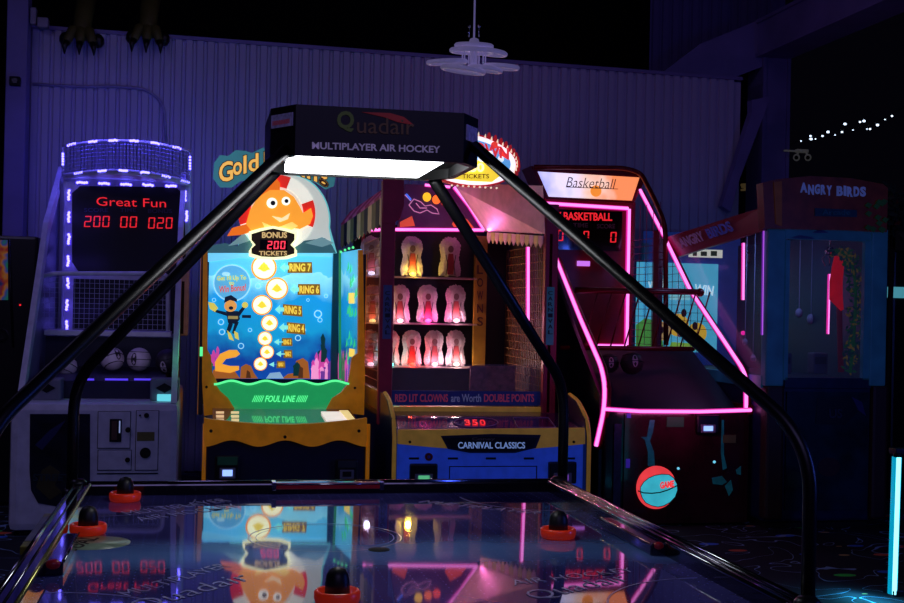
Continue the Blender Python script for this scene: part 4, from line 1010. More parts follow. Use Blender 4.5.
led_line('led_tube', cg, [q(484, 230, YK - .1), q(469, 206, YK - .1), q(454, 187, YK - .1)], .010, .016)
led_line('led_tube', cg, [q(425, 185, YK - .1), q(450, 187, YK - .1)], .009, .014)
# roof planes
pkf = M('pink_roof_cloth', (235, 190, 215), .6); stM = M('awning_cream', (205, 175, 130), .7, em=.09); stR = M('awning_maroon', (140, 34, 80), .7, em=.09); stD = M('awning_dark', (40, 26, 36), .7)  # awning cloths carry a faint added emission to lighten them
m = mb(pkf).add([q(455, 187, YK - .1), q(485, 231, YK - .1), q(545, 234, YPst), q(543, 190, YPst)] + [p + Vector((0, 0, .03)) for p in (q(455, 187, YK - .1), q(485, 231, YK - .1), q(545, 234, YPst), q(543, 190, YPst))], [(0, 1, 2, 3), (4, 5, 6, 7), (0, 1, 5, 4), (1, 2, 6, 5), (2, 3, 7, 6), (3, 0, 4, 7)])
m.build('roof_right', cg)
# right fringe of pointed flags
m = MB()
P0 = q(487, 232, YK - .2); P1 = q(543, 236, YPst + .02)
n = 13
for i in range(n):
    a_ = P0.lerp(P1, i / n); b_ = P0.lerp(P1, (i + .92) / n); m.use(stM if i % 2 else pkf)
    d_ = .085 - .0 * i; m.prism([a_, b_, b_ - Vector((0, 0, d_ * .6)), a_.lerp(b_, .5) - Vector((0, 0, d_)), a_ - Vector((0, 0, d_ * .6))], (.006, 0, 0))
m.build('fringe', cg)
# left awning : striped slope seen from outside
XA = sx0 - .03
m = MB()
A0 = q(384, 196, YPst); A1 = q(341, 226, 9.9); A2 = q(350, 214, 9.9); A3 = q(403, 178, YPst)
for i in range(10):
    u, v = i / 10, (i + 1) / 10
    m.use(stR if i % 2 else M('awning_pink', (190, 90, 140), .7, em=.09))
    # stripes run up the slope
    a_, b_, c_, d_ = A0.lerp(A1, u), A0.lerp(A1, v), A3.lerp(A2, v), A3.lerp(A2, u)
    m.prism([a_, b_, c_, d_], (0, 0, .02))
m.build('awning', cg)
m = MB()
for i in range(12):
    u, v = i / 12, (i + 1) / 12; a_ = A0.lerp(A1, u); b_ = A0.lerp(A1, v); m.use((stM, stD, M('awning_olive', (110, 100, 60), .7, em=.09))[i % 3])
    h = .2 * (1 - .1 * u); m.prism([a_, b_, b_ - Vector((0, 0, h * .85)), a_.lerp(b_, .5) - Vector((0, 0, h)), a_ - Vector((0, 0, h * .85))], (.006, 0, 0))
m.build('fringe', cg)
m = mb(MATS['booth_interior_black']).box(sx0 + .02, sx3, 9.5, 9.56, zc, q(430, 226, 9.5).z); m.build('rear_panel', cg)
# bonus sign on the roof
YSg = 8.5
m = mb(M('sign_red_rim', (190, 24, 36), .4, em=.25, ecol=(.6, .02, .03)))
ell = [(466 + 52 * math.cos(math.radians(a_)), 159 - 27 * math.sin(math.radians(a_)) + .12 * (52 * math.cos(math.radians(a_)))) for a_ in range(0, 360, 8)]
m.ppx([(min(518, a_), min(b_, 189)) for a_, b_ in ell], YSg, .08)
sg = m.build('bonus_sign', cg)
def ellk(k_, dy=0): return [(466 + 52 * k_ * math.cos(math.radians(a_)), 159 + dy - 27 * (k_ + (k_ - 1) * .6) * math.sin(math.radians(a_)) + .12 * 52 * k_ * math.cos(math.radians(a_))) for a_ in range(0, 360, 8)]
m = mb(G('sign_white_border', (255, 240, 250), 1.1)).ppx(ellk(.96), YSg - .01, .012); m.use(G('sign_blue_face', (90, 160, 225), .9)).ppx(ellk(.86), YSg - .016, .01); 
m.use(G('sign_yellow_burst', (250, 215, 60), .95)).ppx([(448, 178), (452, 166), (462, 160), (478, 160), (492, 165), (500, 176), (492, 182), (470, 181)], YSg - .021, .006)
m.use(G('sign_pale_blob', (220, 240, 255), 1.0)).disc(501, 159, 3.2, YSg - .02, .005).disc(503, 172, 4, YSg - .02, .005).disc(451, 174, 4, YSg - .02, .005)
m.use(G('sign_red_dot', (225, 60, 50), .95)).disc(494.5, 145, 3.6, YSg - .024, .008).ppx(ellk(.0)[:0] or [(499, 149), (509, 155), (507, 159), (499, 154)], YSg - .022, .005)
m.build('sign_face', sg)
m = mb(G('sign_letter_red', (220, 50, 60), .9)); tpx(m, 'CLOWN', 458, 138, 509, 150, YSg - .026, .04, tilt=-10); m.use(G('sign_letter_white', (255, 250, 255), 1.1)); tpx(m, 'BONUS', 450, 148, 493, 160, YSg - .028, .05, tilt=-3)
m.use(G('sign_letter_white2', (255, 250, 200), 1.1)); tpx(m, '250', 463, 163, 484, 172, YSg - .028, .03); m.use(M('sign_letter_brown', (90, 60, 20), .5)); tpx(m, 'TICKETS', 462, 174, 489, 178.5, YSg - .028, .01); m.build('sign_lettering', sg)
m = mb(M('flame_red', (170, 20, 30), .4, em=.35, ecol=(.6, .02, .03)))
for a_ in range(-24, 72, 8):
    x_ = 466 + 52 * math.cos(math.radians(a_)); y_ = 159 - 27 * math.sin(math.radians(a_)) + .12 * (x_ - 466)
    m.ppx([(x_ - 2.4, y_ + 1.5), (x_ + 2.4, y_ + 2.5), (x_ + 1.8, y_ - 4), (x_ + .8, y_ - 5.5)], YSg + .01, .05)
m.use(G('bulb_cream', (255, 230, 200), .8))
for i in range(9): m.disc(452 + i * 5.6, 185.2 + i * .35, 1.0, YSg - .012, .012, n=10)
for a_ in range(-20, 84, 8):
    x_ = 466 + 51 * math.cos(math.radians(a_)); y_ = 159 - 26 * math.sin(math.radians(a_)) + .12 * (x_ - 466)
    m.ppx([(x_ - 1, y_), (x_ + 1, y_ + .5), (x_ + .7, y_ - 3.4)], YSg - .004, .01)
m.build('sign_bulbs', sg)
lamp('booth_led_light', cg, q(440, 206, YK - .4), .4, (1, .15, .6), .1, (0, 1, .5)); lamp('booth_led_light', cg, q(489, 229, YK - .4), 1.0, (1, .25, .68), .16, (.5, -.1, 1))
lamp('booth_led_light', cg, Vector((sx2 - .12, 8.9, q(527, 290, 8.9).z)), .22, (1, .15, .6), .1, (1, .3, 0))

# clown targets
fluff = M('clown_white_fluff', (175, 160, 172), .9, bump=.5, scale=60)
sil = [(0, -.5), (.44, -.5), (.5, -.4), (.47, -.25), (.41, -.1), (.38, 0), (.42, .1), (.46, .2), (.46, .3), (.38, .42), (.22, .5), (0, .53)]
def clown(px, py, hpx, col, pw, parent):
    Y = YK - .09; c = q(px, py, Y); k = Y / FPX; H_ = hpx * k; W_ = H_ * .60
    m = mb(fluff)
    # fuzzy pin-shaped cut-out: a flattened body with a furry, notched rim
    N = len(sil); prof = []
    rim = [(x, z) for x, z in sil] + [(-x, z) for x, z in sil[-2:0:-1]]
    rd = random.Random(int(px * 7 + py))
    for lay, (dy, s_) in enumerate(((0, .82), (-.012, 1.0), (.012, 1.0))):
        pass
    fr = []
    for i in range(len(rim)):
        a_, b_ = Vector(rim[i]), Vector(rim[(i + 1) % len(rim)])
        for j in range(5):
            p = a_.lerp(b_, j / 5); g = 1 + rd.uniform(-.035, .05); fr.append((p.x * g, p.y * g))
    n_ = len(fr)
    vs = [c + Vector((x * W_, .012, z * H_)) for x, z in fr] + [c + Vector((x * W_ * .98, -.008, z * H_ * .99)) for x, z in fr] + [c + Vector((x * W_ * .6, -.024, z * H_ * .75)) for x, z in fr] + [c + Vector((0, -.028, 0))]
    fs = [list(range(n_))[::-1]] + [(i, (i + 1) % n_, n_ + (i + 1) % n_, n_ + i) for i in range(n_)] + [(n_ + i, n_ + (i + 1) % n_, 2 * n_ + (i + 1) % n_, 2 * n_ + i) for i in range(n_)] + [(2 * n_ + i, 2 * n_ + (i + 1) % n_, 3 * n_) for i in range(n_)]
    m.add(vs, fs, False)
    t = m.build('clown_target', parent)
    f = mb(M('clown_costume', (120, 30, 40), .7)); yq = -.034
    f.prism([c + Vector((x * W_, yq, z * H_)) for x, z in ((-.13, -.46), (.13, -.46), (.17, -.2), (.1, .08), (-.1, .08), (-.17, -.2))], (0, .01, 0))
    f.use(M('clown_face_grey', (90, 60, 70), .7)).prism([c + Vector((.1 * W_ * math.cos(a) * 1.2, yq - .002, H_ * .2 + .09 * H_ * math.sin(a))) for a in [i * math.pi / 8 for i in range(16)]], (0, .01, 0))
    f.use(rubber)
    for s_ in (-1, 1): f.tube([c + Vector((s_ * .2 * W_, yq, -.48 * H_)), c + Vector((s_ * .14 * W_, yq - .004, -.2 * H_)), c + Vector((s_ * .22 * W_, yq, .05 * H_))], .003, 5)
    f.build('clown_figure', t)
    if col:
        g = mb(LED('target_bulb_%d_%d_%d' % tuple(int(v * 99) for v in col), col, 2.6)).ball(c + Vector((0, -.05, -H_ * .5 + .012)), .016, 12, sx=1.6); g.build('bulb', t)
        for kk, (dx, dz, e) in enumerate(((0, .02, 1.0),)):
            l = bpy.data.lights.new('target_light', 'POINT'); l.energy = pw * e * 4.6; l.color = col; l.shadow_soft_size = .02
            lo = bpy.data.objects.new('target_light', l); COL.objects.link(lo); lo.parent = parent; lo.location = c + Vector((0, -.075, -H_ * .5 + .03)) - origin(parent)
WARM = (1, .62, .5); PNK = (1, .08, .42); WPK = (1, .5, .62); YEL = (1, .75, .08); RED = (1, .06, .03)
for px_, py_, h_, c_, p_ in [(371, 256, 38, (.75, .7, 1), .22), (412, 256.5, 39, YEL, .55), (450, 257, 39, None, 0), (372, 304, 37, (1, .6, .2), .22), (399.5, 304, 37, WPK, .32), (427.5, 304, 37, PNK, .5), (455.5, 304, 37, WPK, .42), (370, 348, 35, WPK, .25), (390, 348.5, 35, (.1, .9, .7), .3), (411.5, 348.5, 35, RED, .6), (434, 348.5, 35, WPK, .5), (455.5, 348.5, 35, (1, .68, .6), .6)]:
    clown(px_, py_, h_, c_, p_, cg)

# ------------------------------------------------------------------ pink-lit basketball machine
YR = 7.8; YQ = 9.75
rl = q(605, 450, YR).x; rrx = q(748.5, 450, YR).x
rb = thing('basketball_arcade_machine', 'dark red basketball arcade machine outlined in pink LED tubes, ball emblem on its front', 'arcade machine', ((rl + rrx) / 2, 8.7, 0))
zr = q(678, 411, YR).z
m = mb(M('maroon_black_gloss', (24, 11, 18), .16, coat=.5)).box(rl, rrx, YR + .01, 9.6, .05, zr, .01); m.use(rubber).box(rl + .06, rrx - .06, YR + .06, 9.5, 0, .06)
m.build('cabinet', rb)
m = mb(M('front_print_panel', (62, 24, 34), .14, coat=.5, var=.35, scale=6)).bpx(624, 414, 748, 523, YR - .004, .012); fp = m.build('front_panel', rb)
tealp = M('print_teal', (26, 110, 125), .4, em=.10, var=.4)
m = mb(tealp).ppx([(650, 420), (655, 420), (653, 432), (650, 441), (654, 452), (655, 466), (648, 466), (648, 452), (645, 440), (641, 437), (647, 437)], YR - .008, .006).ppx([(722, 420), (724, 420), (724, 455), (727, 468), (723, 470), (721, 452)], YR - .008, .006)
m.ppx([(712, 478), (722, 476), (727, 482), (722, 485), (713, 484)], YR - .008, .006).ppx([(725, 486), (731, 480), (733, 490), (729, 496)], YR - .008, .006).ppx([(736, 470), (741, 466), (741, 475), (737, 474)], YR - .008, .006)
m.use(M('print_violet', (70, 44, 190), .4, em=.25)).bpx(626, 459, 630, 468, YR - .008, .006).bpx(627, 413.5, 631, 418, YR - .008, .006)
m.use(G('print_spark', (120, 220, 250), .9)).disc(714.5, 462, 1.4, YR - .01, .006).disc(678.5, 468.5, 1.3, YR - .01, .006)
m.use(M('print_blue_column', (20, 28, 66), .5, em=.04, var=.5, scale=50)).bpx(614, 424, 621, 508, YR - .008, .01)
m.build('graphic_print', fp)
# glowing ball emblem: flat print
br = M('emblem_red', (248, 66, 72), .4, em=.8); bc = M('emblem_cyan', (60, 190, 210), .4, em=.75)
EP = YR - .012
m = mb(br).disc(656.5, 487.5, 22, EP, .008, 1.03, 48)
def ball_poly(pts): return [(656.5 + 1.4 + 20.3 * a_, 487.5 + .8 + 20.8 * b_) for a_, b_ in pts]
cy_pts = [(-.86, -.05), (-.7, -.3), (-.45, -.5), (-.15, -.62), (.2, -.68), (.55, -.66), (.78, -.5), (.95, -.2), (.97, .1), (.85, .42), (.6, .68), (.3, .84), (0, .9), (-.3, .84), (-.6, .7), (-.78, .45), (-.86, .2)]
m.use(bc).ppx(ball_poly(cy_pts), EP - .003, .004)
m.use(rubber).tube([q(*p, EP - .005) for p in ball_poly([(-.98, .12), (-.7, .22), (-.3, .24), (.1, .2), (.5, .08), (.98, -.14)])], .004, 6)
m.tube([q(*p, EP - .005) for p in ball_poly(cy_pts)], .0028, 5, closed=True)
m.use(br); tpx(m, 'GAME', 660, 482, 674, 489, EP - .005, .05, tilt=2)
m.build('ball_emblem', fp)
mb(M('green_label', (22, 88, 48), .5, em=.06)).bpx(667, 417, 684, 427, YR - .01, .012).build('label_plate', fp)
mb(M('amber_label', (96, 84, 40), .5, em=.03)).bpx(723, 435, 736, 443, YR - .01, .012).build('label_plate', fp)
reader(rb, 697, 415, 720, 434, YR, True, lab=None)
# side frames: long profile polygons with LED tubes along them
def xleds(X, pts): return [qx(a_, b_, X) for a_, b_ in pts]
LP = [q(553, 262, 9.3), q(604, 370, 7.95), q(605, 408, 7.78), q(597, 446, 7.85)]
def side(X, name):
    # profile in (Y, z)
    prof = [(YR - .02, .62), (YR - .02, zr + .02), (YR + .06, zr + .2), (9.1, 2.0), (9.35, 2.33), (9.45, 2.33), (9.2, 1.92), (YR + .18, zr + .18), (YR + .1, zr), (YR + .1, .6)]
    return prof
RX = rrx; 
def prof_pts(X, seq): return [Vector((X, a_, b_)) for a_, b_ in seq]
def from_px(X, seq): return [qx(a_, b_, X) for a_, b_ in seq]
Rseq = [(640, 190), (664, 236), (690, 290), (743, 368), (746.5, 380), (746.5, 408)]
RP = from_px(rrx, Rseq)
for i in range(len(RP) - 2, -1, -1):
    RP[i].y = max(RP[i].y, RP[i + 1].y)
# keep the bottom upright at the front corner
RP[-1] = q(746, 408, YR + .02); RP[-2] = q(746, 378, YR + .02); RP[-3] = q(742, 368, YR + .05)
RP[0] = q(640, 190, 9.7); RP[1] = q(664, 236, 9.25); RP[2] = q(690, 290, 8.75)
LPt = [q(555.5, 257, 9.3), q(580, 318, 8.5), q(601, 366, YR + .15), q(605, 385, YR), q(604, 410, YR), q(596, 446, YR + .02)]
for nm, PP in (('side_frame', RP), ('side_frame', LPt)):
    m = mb(redp).tube([p + Vector((.03, .03, -.02)) for p in PP], .024, 8); o = m.build(nm, rb)
led_line('led_tube', rb, smooth(RP[:3] + RP[3:], 3, .06), .011, .017, back=(.004, .012, 0))
led_line('led_tube', rb, smooth(LPt, 3, .08), .011, .017, back=(.004, .012, 0))
led_line('led_tube', rb, [q(604, 409, YR - .01), q(640, 411.3, YR - .02), q(700, 411.6, YR - .02), q(751, 410, YR - .01)], .010, .016)
# backboard
bd = mb(M('dark_red_backboard', (130, 18, 28), .35)).bpx(520, 200, 634, 350, YQ, .05).build('backboard', rb)
led_line('led_tube', rb, [q(540, 203, YQ - .03), q(628, 208.5, YQ - .03)], .012, .019)
led_line('led_tube', rb, [q(629, 209, YQ - .03), q(626.5, 345, YQ - .03)], .012, .019)
led_line('led_tube', rb, [q(626, 346, YQ - .03), q(590, 345.5, YQ - .03)], .011, .018)
m = mb(blackg).bpx(540, 210, 622, 250, YQ - .012, .02); ds = m.build('score_display', bd)
m = mb(redled); tpx(m, 'NEW BASKETBALL', 541, 211.5, 612, 219.5, YQ - .018, .02, tilt=-1.5); seg(m, '0', 557, 230, 563, 241, YQ - .014); seg(m, '0', 583, 231, 588.5, 241.5, YQ - .014); seg(m, '0', 610, 232, 616, 242.5, YQ - .014); m.build('score_digits', ds)
m = mb(M('caption_dim', (70, 40, 60), .5, em=.1)); tpx(m, 'TIME', 573, 223, 588, 227.5, YQ - .014); tpx(m, 'SCORE', 597, 224, 615, 228.5, YQ - .014); m.build('caption', ds)
mb(LED('violet_chip', (.7, .2, 1), .9)).bpx(578, 261, 590, 266, YQ - .03, .03).build('sensor_light', bd)
# header
def header_mat():
    m = bpy.data.materials.new('backlit_header_print'); m.use_nodes = True; nt = m.node_tree; N = nt.nodes; L = nt.links; b = N['Principled BSDF']
    tc = N.new('ShaderNodeTexCoord'); sp = N.new('ShaderNodeSeparateXYZ'); L.new(tc.outputs['Generated'], sp.inputs[0])
    nz = N.new('ShaderNodeTexNoise'); nz.inputs['Scale'].default_value = 7; L.new(tc.outputs['Object'], nz.inputs['Vector'])
    ad = N.new('ShaderNodeMath'); ad.operation = 'MULTIPLY_ADD'; L.new(nz.outputs['Fac'], ad.inputs[0]); ad.inputs[1].default_value = .5; L.new(sp.outputs['X'], ad.inputs[2])
    rp = N.new('ShaderNodeValToRGB'); e = rp.color_ramp.elements; e[0].position = .2; e[0].color = lin((140, 150, 235)); e[1].position = 1.0; e[1].color = lin((238, 135, 85))
    for p, c_ in ((.5, (225, 215, 250)), (.8, (235, 195, 180))): kk = e.new(p); kk.color = lin(c_)
    L.new(ad.outputs[0], rp.inputs['Fac']); L.new(rp.outputs[0], b.inputs['Emission Color']); b.inputs['Emission Strength'].default_value = 1.15; L.new(rp.outputs[0], b.inputs['Base Color'])
    return m
m = mb(redp).ppx([(531, 166), (640, 171), (646, 178), (634, 203), (546, 199)], YQ - .06, .3)
hd = m.build('header_box', rb)
m = mb(header_mat()).ppx([(538, 171.5), (639.5, 177.5), (632, 200.5), (549, 196.5)], YQ - .07, .012); m.build('header_panel', hd)
m = mb(G('header_ball', (240, 140, 50), 1.0)).disc(596, 191, 6, YQ - .076, .008); m.use(M('header_script_dark', (90, 60, 60), .5, em=.2)); tpx(m, 'Basketball', 566, 177, 616, 187, YQ - .078, -.01, shear=.3, tilt=-2)
m.tube([q(566, 187, YQ - .078), q(618, 189, YQ - .078)], .003, 5); m.build('header_logo', hd)
# cage on the right with netting, roof arch
m = mb(redp).tube(smooth([q(534, 167, YQ - .1), q(625, 168, YQ - .1), q(641, 173, YQ - .1), q(655, 200, 9.4), q(665.5, 225, 9.17), q(666, 345, 9.17)], 4, .12), .02, 8)
cg2 = m.build('cage_frame', rb)
m = mb(redp)
YN = 8.55
m.tube([q(575, 290, YN), q(697, 292, YN)], .022, 10).ball(q(700, 292.5, YN), .032, 12)
m.tube([q(560, 347.5, YN), q(694, 349, YN)], .018, 8)
for i in range(9):
    a_ = 588 + i * 14; m.tube([q(a_ + 10, 292, YN), q(a_ - 6, 348, YN)], .006, 6)
m.build('ball_guard', rb)
cordR = M('net_cord_pink', (120, 60, 100), .6)
XN = q(666, 280, 9.17).x
m = mb(cordR)
A_ = [q(642, 182, 9.68), q(664, 236, 9.5)]
for i in range(16):                      # side net between backboard edge and front cage post
    z = q(650, 240, 9.6).z - i * .056
    m.tube([(q(633, 260, YQ).x, YQ, z), (XN, 9.17, z)], .003, 4)
for i in range(5):
    x = q(633, 260, YQ).x + (XN - q(633, 260, YQ).x) * i / 5; m.tube([(x, YQ - .58 * i / 5, q(650, 205, 9.6).z), (x, YQ - .58 * i / 5, q(650, 345, 9.6).z)], .003, 4)
m.build('side_net', rb)
m = mb(cordR)
for i in range(11):
    z = q(690, 250, 9.0).z - i * .06; y_front = 9.3 - i * .085
    m.tube([(rrx, 9.6, z), (rrx, y_front, z)], .0024, 4)
for j in range(7):
    y = 9.5 - j * .13; m.tube([(rrx, y, 1.05), (rrx, y, q(690, 250, 9.0).z - max(0, (9.3 - y)) * .7)], .0024, 4)
m.build('side_net', rb)
m = mb(M('playfield_navy', (14, 16, 46), .4)).add([(rl + .02, YR + .1, zr - .02), (rrx - .02, YR + .1, zr - .02), (rrx - .02, 8.75, q(678, 351, 8.75).z), (rl + .02, 8.75, q(678, 351, 8.75).z), (rl + .02, YR + .1, zr - .06), (rrx - .02, YR + .1, zr - .06), (rrx - .02, 8.75, q(678, 351, 8.75).z - .04), (rl + .02, 8.75, q(678, 351, 8.75).z - .04)], [(0, 1, 2, 3), (4, 5, 6, 7), (0, 1, 5, 4), (2, 3, 7, 6), (0, 3, 7, 4), (1, 2, 6, 5)])
m.build('ball_ramp', rb)
m = mb(redp).box(rrx - .02, rrx + .02, 9.5, 9.62, zr, q(667, 230, 9.5).z).box(rrx - .01, rrx + .03, YR, 9.6, zr - .02, zr + .04); m.build('rear_post', rb)
m = mb(M('left_side_panel', (18, 14, 24), .3)).px_([(YR + .04, .05), (YR + .04, zr + .1), (8.5, zr + .55), (9.6, 2.15), (9.6, .05)], rl - .03, rl - .005); m.build('side_panel', rb)
lamp('bar_led_light', rb, q(678, 418, YR - .22), .7, (1, .12, .5), .1); lamp('side_led_light', rb, q(612, 330, 8.2), .35, (1, .1, .5), .1)
G2 = 'balls on the ramp of the pink-lit machine'
ball_obj(609, 363, 10.5, 8.33, 'dark and grey ball on the pink-lit machine ramp, left of the pair', G2, dark=True, seed=11)
ball_obj(632, 363, 12.2, 8.22, 'black and pale grey ball on the pink-lit machine ramp, right of the pair', G2, dark=True, seed=12)

# ------------------------------------------------------------------ prize crane at the right
YA = 7.6; YE = 9.95
al = q(766, 300, YA).x; ar = q(886, 300, YA).x
ac = thing('prize_crane_machine', 'large dark blue glass prize crane machine with dark red header at the right', 'crane machine', ((al + ar) / 2, 8.4, 0))
abl = M('crane_blue_panel', (36, 92, 142), .35, var=.25, scale=5, em=.07); abd = M('crane_dark_blue', (20, 36, 74), .35, var=.3)  # blue frame panels get a slight added glow, no lamp behind them
zg0 = q(825, 386, YA).z; zg1 = q(825, 228, YA).z
m = mb(abd).box(al + .02, ar - .02, YA + .02, YE, .05, zg0, .02); m.use(rubber).box(al + .06, ar - .06, YA + .08, YE - .08, 0, .06)
m.build('cabinet', ac)
m = mb(M('crane_front_art', (16, 44, 60), .3, var=.6, scale=7)).bpx(786, 392, 868, 510, YA + .004, .02)
m.use(M('art_violet', (50, 40, 110), .4)).ppx([(852, 397), (862, 402), (866, 416), (858, 410)], YA, .006); m.use(M('art_dark', (10, 12, 20), .4)).ppx([(818, 398), (850, 396), (858, 412), (845, 425), (815, 424)], YA, .006)
m.use(M('art_red_brown', (60, 28, 34), .4)).disc(829, 467, 13, YA, .006, .8); m.use(M('art_green', (24, 52, 44), .4)).disc(797, 440, 7, YA, .006).disc(795, 480, 9, YA, .006)
m.use(M('art_grey', (44, 52, 84), .4)); tpx(m, 'US', 829, 409, 842, 418, YA - .002)
m.build('front_art', ac)
ybm = M('bumper_brown', (60, 34, 30), .5)
m = mb(ybm).bpx(766, 386, 784, 520, YA - .02, .1, .02); m.build('corner_post', ac)
m = mb(ybm).bpx(872, 386, 888, 520, YA - .02, .1, .02); m.build('corner_post', ac)
m = mb(abl).bpx(767, 229, 785, 386, YA - .01, .08, .01); m.build('glass_frame', ac)
m = mb(abl).bpx(871, 229, 887, 386, YA - .01, .08, .01); m.build('glass_frame', ac)
m = mb(abl).bpx(785, 229, 871, 240, YA, .06).use(abd).bpx(785, 378, 871, 388, YA, .06).use(abl).bpx(785, 240, 789, 380, YA, .04).bpx(864, 240, 871, 380, YA, .04)
m.use(M('cloud_print', (70, 90, 140), .5)).ppx([(790, 238), (800, 235), (812, 237), (815, 239)], YA - .003, .004).ppx([(812, 233), (820, 229), (830, 233)], YA - .003, .004); m.build('glass_frame', ac)
mb(glass).bpx(789, 240, 864, 380, YA + .03, .006).build('front_glass', ac)
m = mb(glass).box(al + .012, al + .018, YA + .1, YE - .05, zg0, zg1); m.build('side_glass', ac)
m = mb(abl).box(al - .01, al + .03, YE - .06, YE, zg0, zg1).box(al, al + .03, YA + .05, YE, zg0 - .02, zg0 + .06); m.build('side_frame', ac)
# inner back wall and its backlit panel
m = mb(M('crane_inner_wall', (34, 66, 160), .5, em=.16)).box(al, ar, YE - .03, YE, zg0, zg1 + .1); m.use(M('crane_inner_side', (16, 26, 56), .5)).box(ar - .02, ar, YA + .1, YE, zg0, zg1); m.build('inner_wall', ac)  # back wall's brightness comes partly from emission put into its blue
wp = mb(G('win_panel_cyan', (70, 165, 200), .75)).bpx(637, 263, 717.5, 352, YE - .06, .03).build('backlit_poster', ac)
m = mb(G('win_letter', (190, 225, 235), .8)); tpx(m, 'WIN', 695, 284, 714, 294, YE - .064, .02, tilt=-2, shear=.2); tpx(m, 'WIN', 648, 281, 663, 290, YE - .064, .02, tilt=2); m.use(G('poster_mid_line', (120, 190, 205), .8)).bpx(670, 291, 690, 300, YE - .063, .004)
m.use(G('poster_green', (70, 140, 60), .65)).ppx([(636, 325), (645, 318), (660, 322), (664, 350), (636, 350)], YE - .064, .005); m.use(G('poster_yellow', (200, 160, 50), .75)).disc(678, 325, 12, YE - .066, .005).disc(697, 333, 11, YE - .066, .005)
m.use(G('poster_tan', (175, 140, 90), .7)).disc(662, 331, 10, YE - .068, .005); m.use(M('poster_dark', (60, 34, 22), .5, em=.1))
for a_, b_ in ((676, 325), (680, 333), (695, 326), (661, 330), (684, 313)): m.disc(a_, b_, 3, YE - .07, .005, 1.5, 12)
m.use(G('poster_green2', (120, 170, 60), .7)).ppx([(668, 350), (672, 342), (700, 344), (704, 350)], YE - .069, .004); m.build('poster_print', wp)
m = mb(G('small_sign_white', (200, 205, 190), .75)).bpx(689, 249.5, 722.5, 257.5, YE - .3, .01)
m.use(M('small_sign_dark', (60, 90, 50), .5, em=.1)).bpx(693, 251, 697, 256, YE - .305, .006).bpx(701, 251.5, 707, 256, YE - .305, .006).bpx(711, 251, 717, 256, YE - .305, .006); m.build('small_sign', ac)
m = mb(black).bpx(744, 252, 753.5, 264, YE - .25, .03); m.use(whited).bpx(746.5, 254, 751, 262, YE - .256, .01); m.build('price_card', ac)
led_line('led_tube', ac, [q(743.5, 243, YE - .5), q(743, 300, YE - .5)], .009, .014)
led_line('led_tube', ac, [q(763.5, 231, YA + .05), q(762, 335, YA + .05)], .0025, .006, core=LED('violet_led_core', (.6, .15, 1), .9), halo=LED('violet_led_halo', (.3, .03, .8), .4))
mb(pinkhalo).ball(q(743, 333, YE - .5), .018, 12).build('indicator', ac)
led_line('led_tube', ac, [q(829.5, 274, 8.2), q(828, 334, 8.2)], .005, .010)  # pink LED reflection seen in the glass, built as a thin glowing tube
# header
m = mb(M('crane_header_red', (84, 34, 28), .4, var=.3, em=.06)).ppx([(763, 183), (778, 179), (810, 176), (850, 178), (883, 184), (888, 188), (887, 232), (850, 230), (800, 229), (765, 228)], YA - .06, .1)  # faint emission added to the red to lift the dark header
hd = m.build('header', ac)
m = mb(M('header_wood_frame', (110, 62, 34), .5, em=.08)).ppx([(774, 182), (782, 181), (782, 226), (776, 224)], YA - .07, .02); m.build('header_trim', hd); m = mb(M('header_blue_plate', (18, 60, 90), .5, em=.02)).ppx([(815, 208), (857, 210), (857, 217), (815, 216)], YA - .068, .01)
m.use(M('header_leaf_green', (40, 90, 50), .6, em=.04)); rn = random.Random(5)
m.build('header_plate', hd); m = mb(MATS['header_leaf_green'])
for i in range(14): a_, b_ = rn.uniform(868, 886), rn.uniform(198, 232); m.ppx([(a_ - 3, b_), (a_, b_ - 3), (a_ + 4, b_ - 1), (a_ + 1, b_ + 3)], YA - .07 - i * .001, .01)
m.build('leaf_print', hd)
m = mb(M('crane_letter_blue', (110, 130, 215), .5, em=.12))
word = 'ANGRY BIRDS'; x_ = 800
for ch_, ww, dy in zip(word, (8, 6.5, 6, 6, 6, 4, 7, 3.5, 6.5, 6.5, 6.5), (-2, 0, 0, .5, 1, 0, 1.5, 1, 2, 2, 2)):
    if ch_ != ' ': tpx(m, ch_, x_, 184.5 + dy, x_ + ww - .8, 194.5 + dy, YA - .064, .05, tilt=random.uniform(-.7, .7))
    x_ += ww
m.use(M('crane_sub_letter', (24, 80, 120), .5, em=.03)); tpx(m, 'Arcade', 822, 209.5, 850, 215, YA - .07, .02); m.build('header_lettering', hd)
# left visor board
V0 = q(763, 207, YA); V1 = q(667, 237, 9.25); V2 = q(677, 257, 9.1); V3 = q(763, 230, YA)
m = mb(M('visor_red', (120, 26, 40), .4, em=.02)).prism([V0, V1, V2, V3], (.03, 0, 0)); vs_ = m.build('side_visor', hd)
m = mb(M('visor_letter', (150, 110, 170), .5, em=.08))
def vis_text(body, u0, u1, v0, v1):
    a_ = V2.lerp(V3, u0); b_ = V2.lerp(V3, u1); h_ = (V1 - V2)
    text_on(m, body, a_ + h_ * v0 - Vector((.004, 0, 0)), b_ - a_, h_ * (v1 - v0), (-1, 0, 0), .004, .03)
vis_text('ANGRY', .12, .42, .3, .75); m.use(M('visor_letter_blue', (60, 80, 190), .5, em=.08)); vis_text('BIRDS', .47, .75, .3, .75); m.build('visor_lettering', vs_)
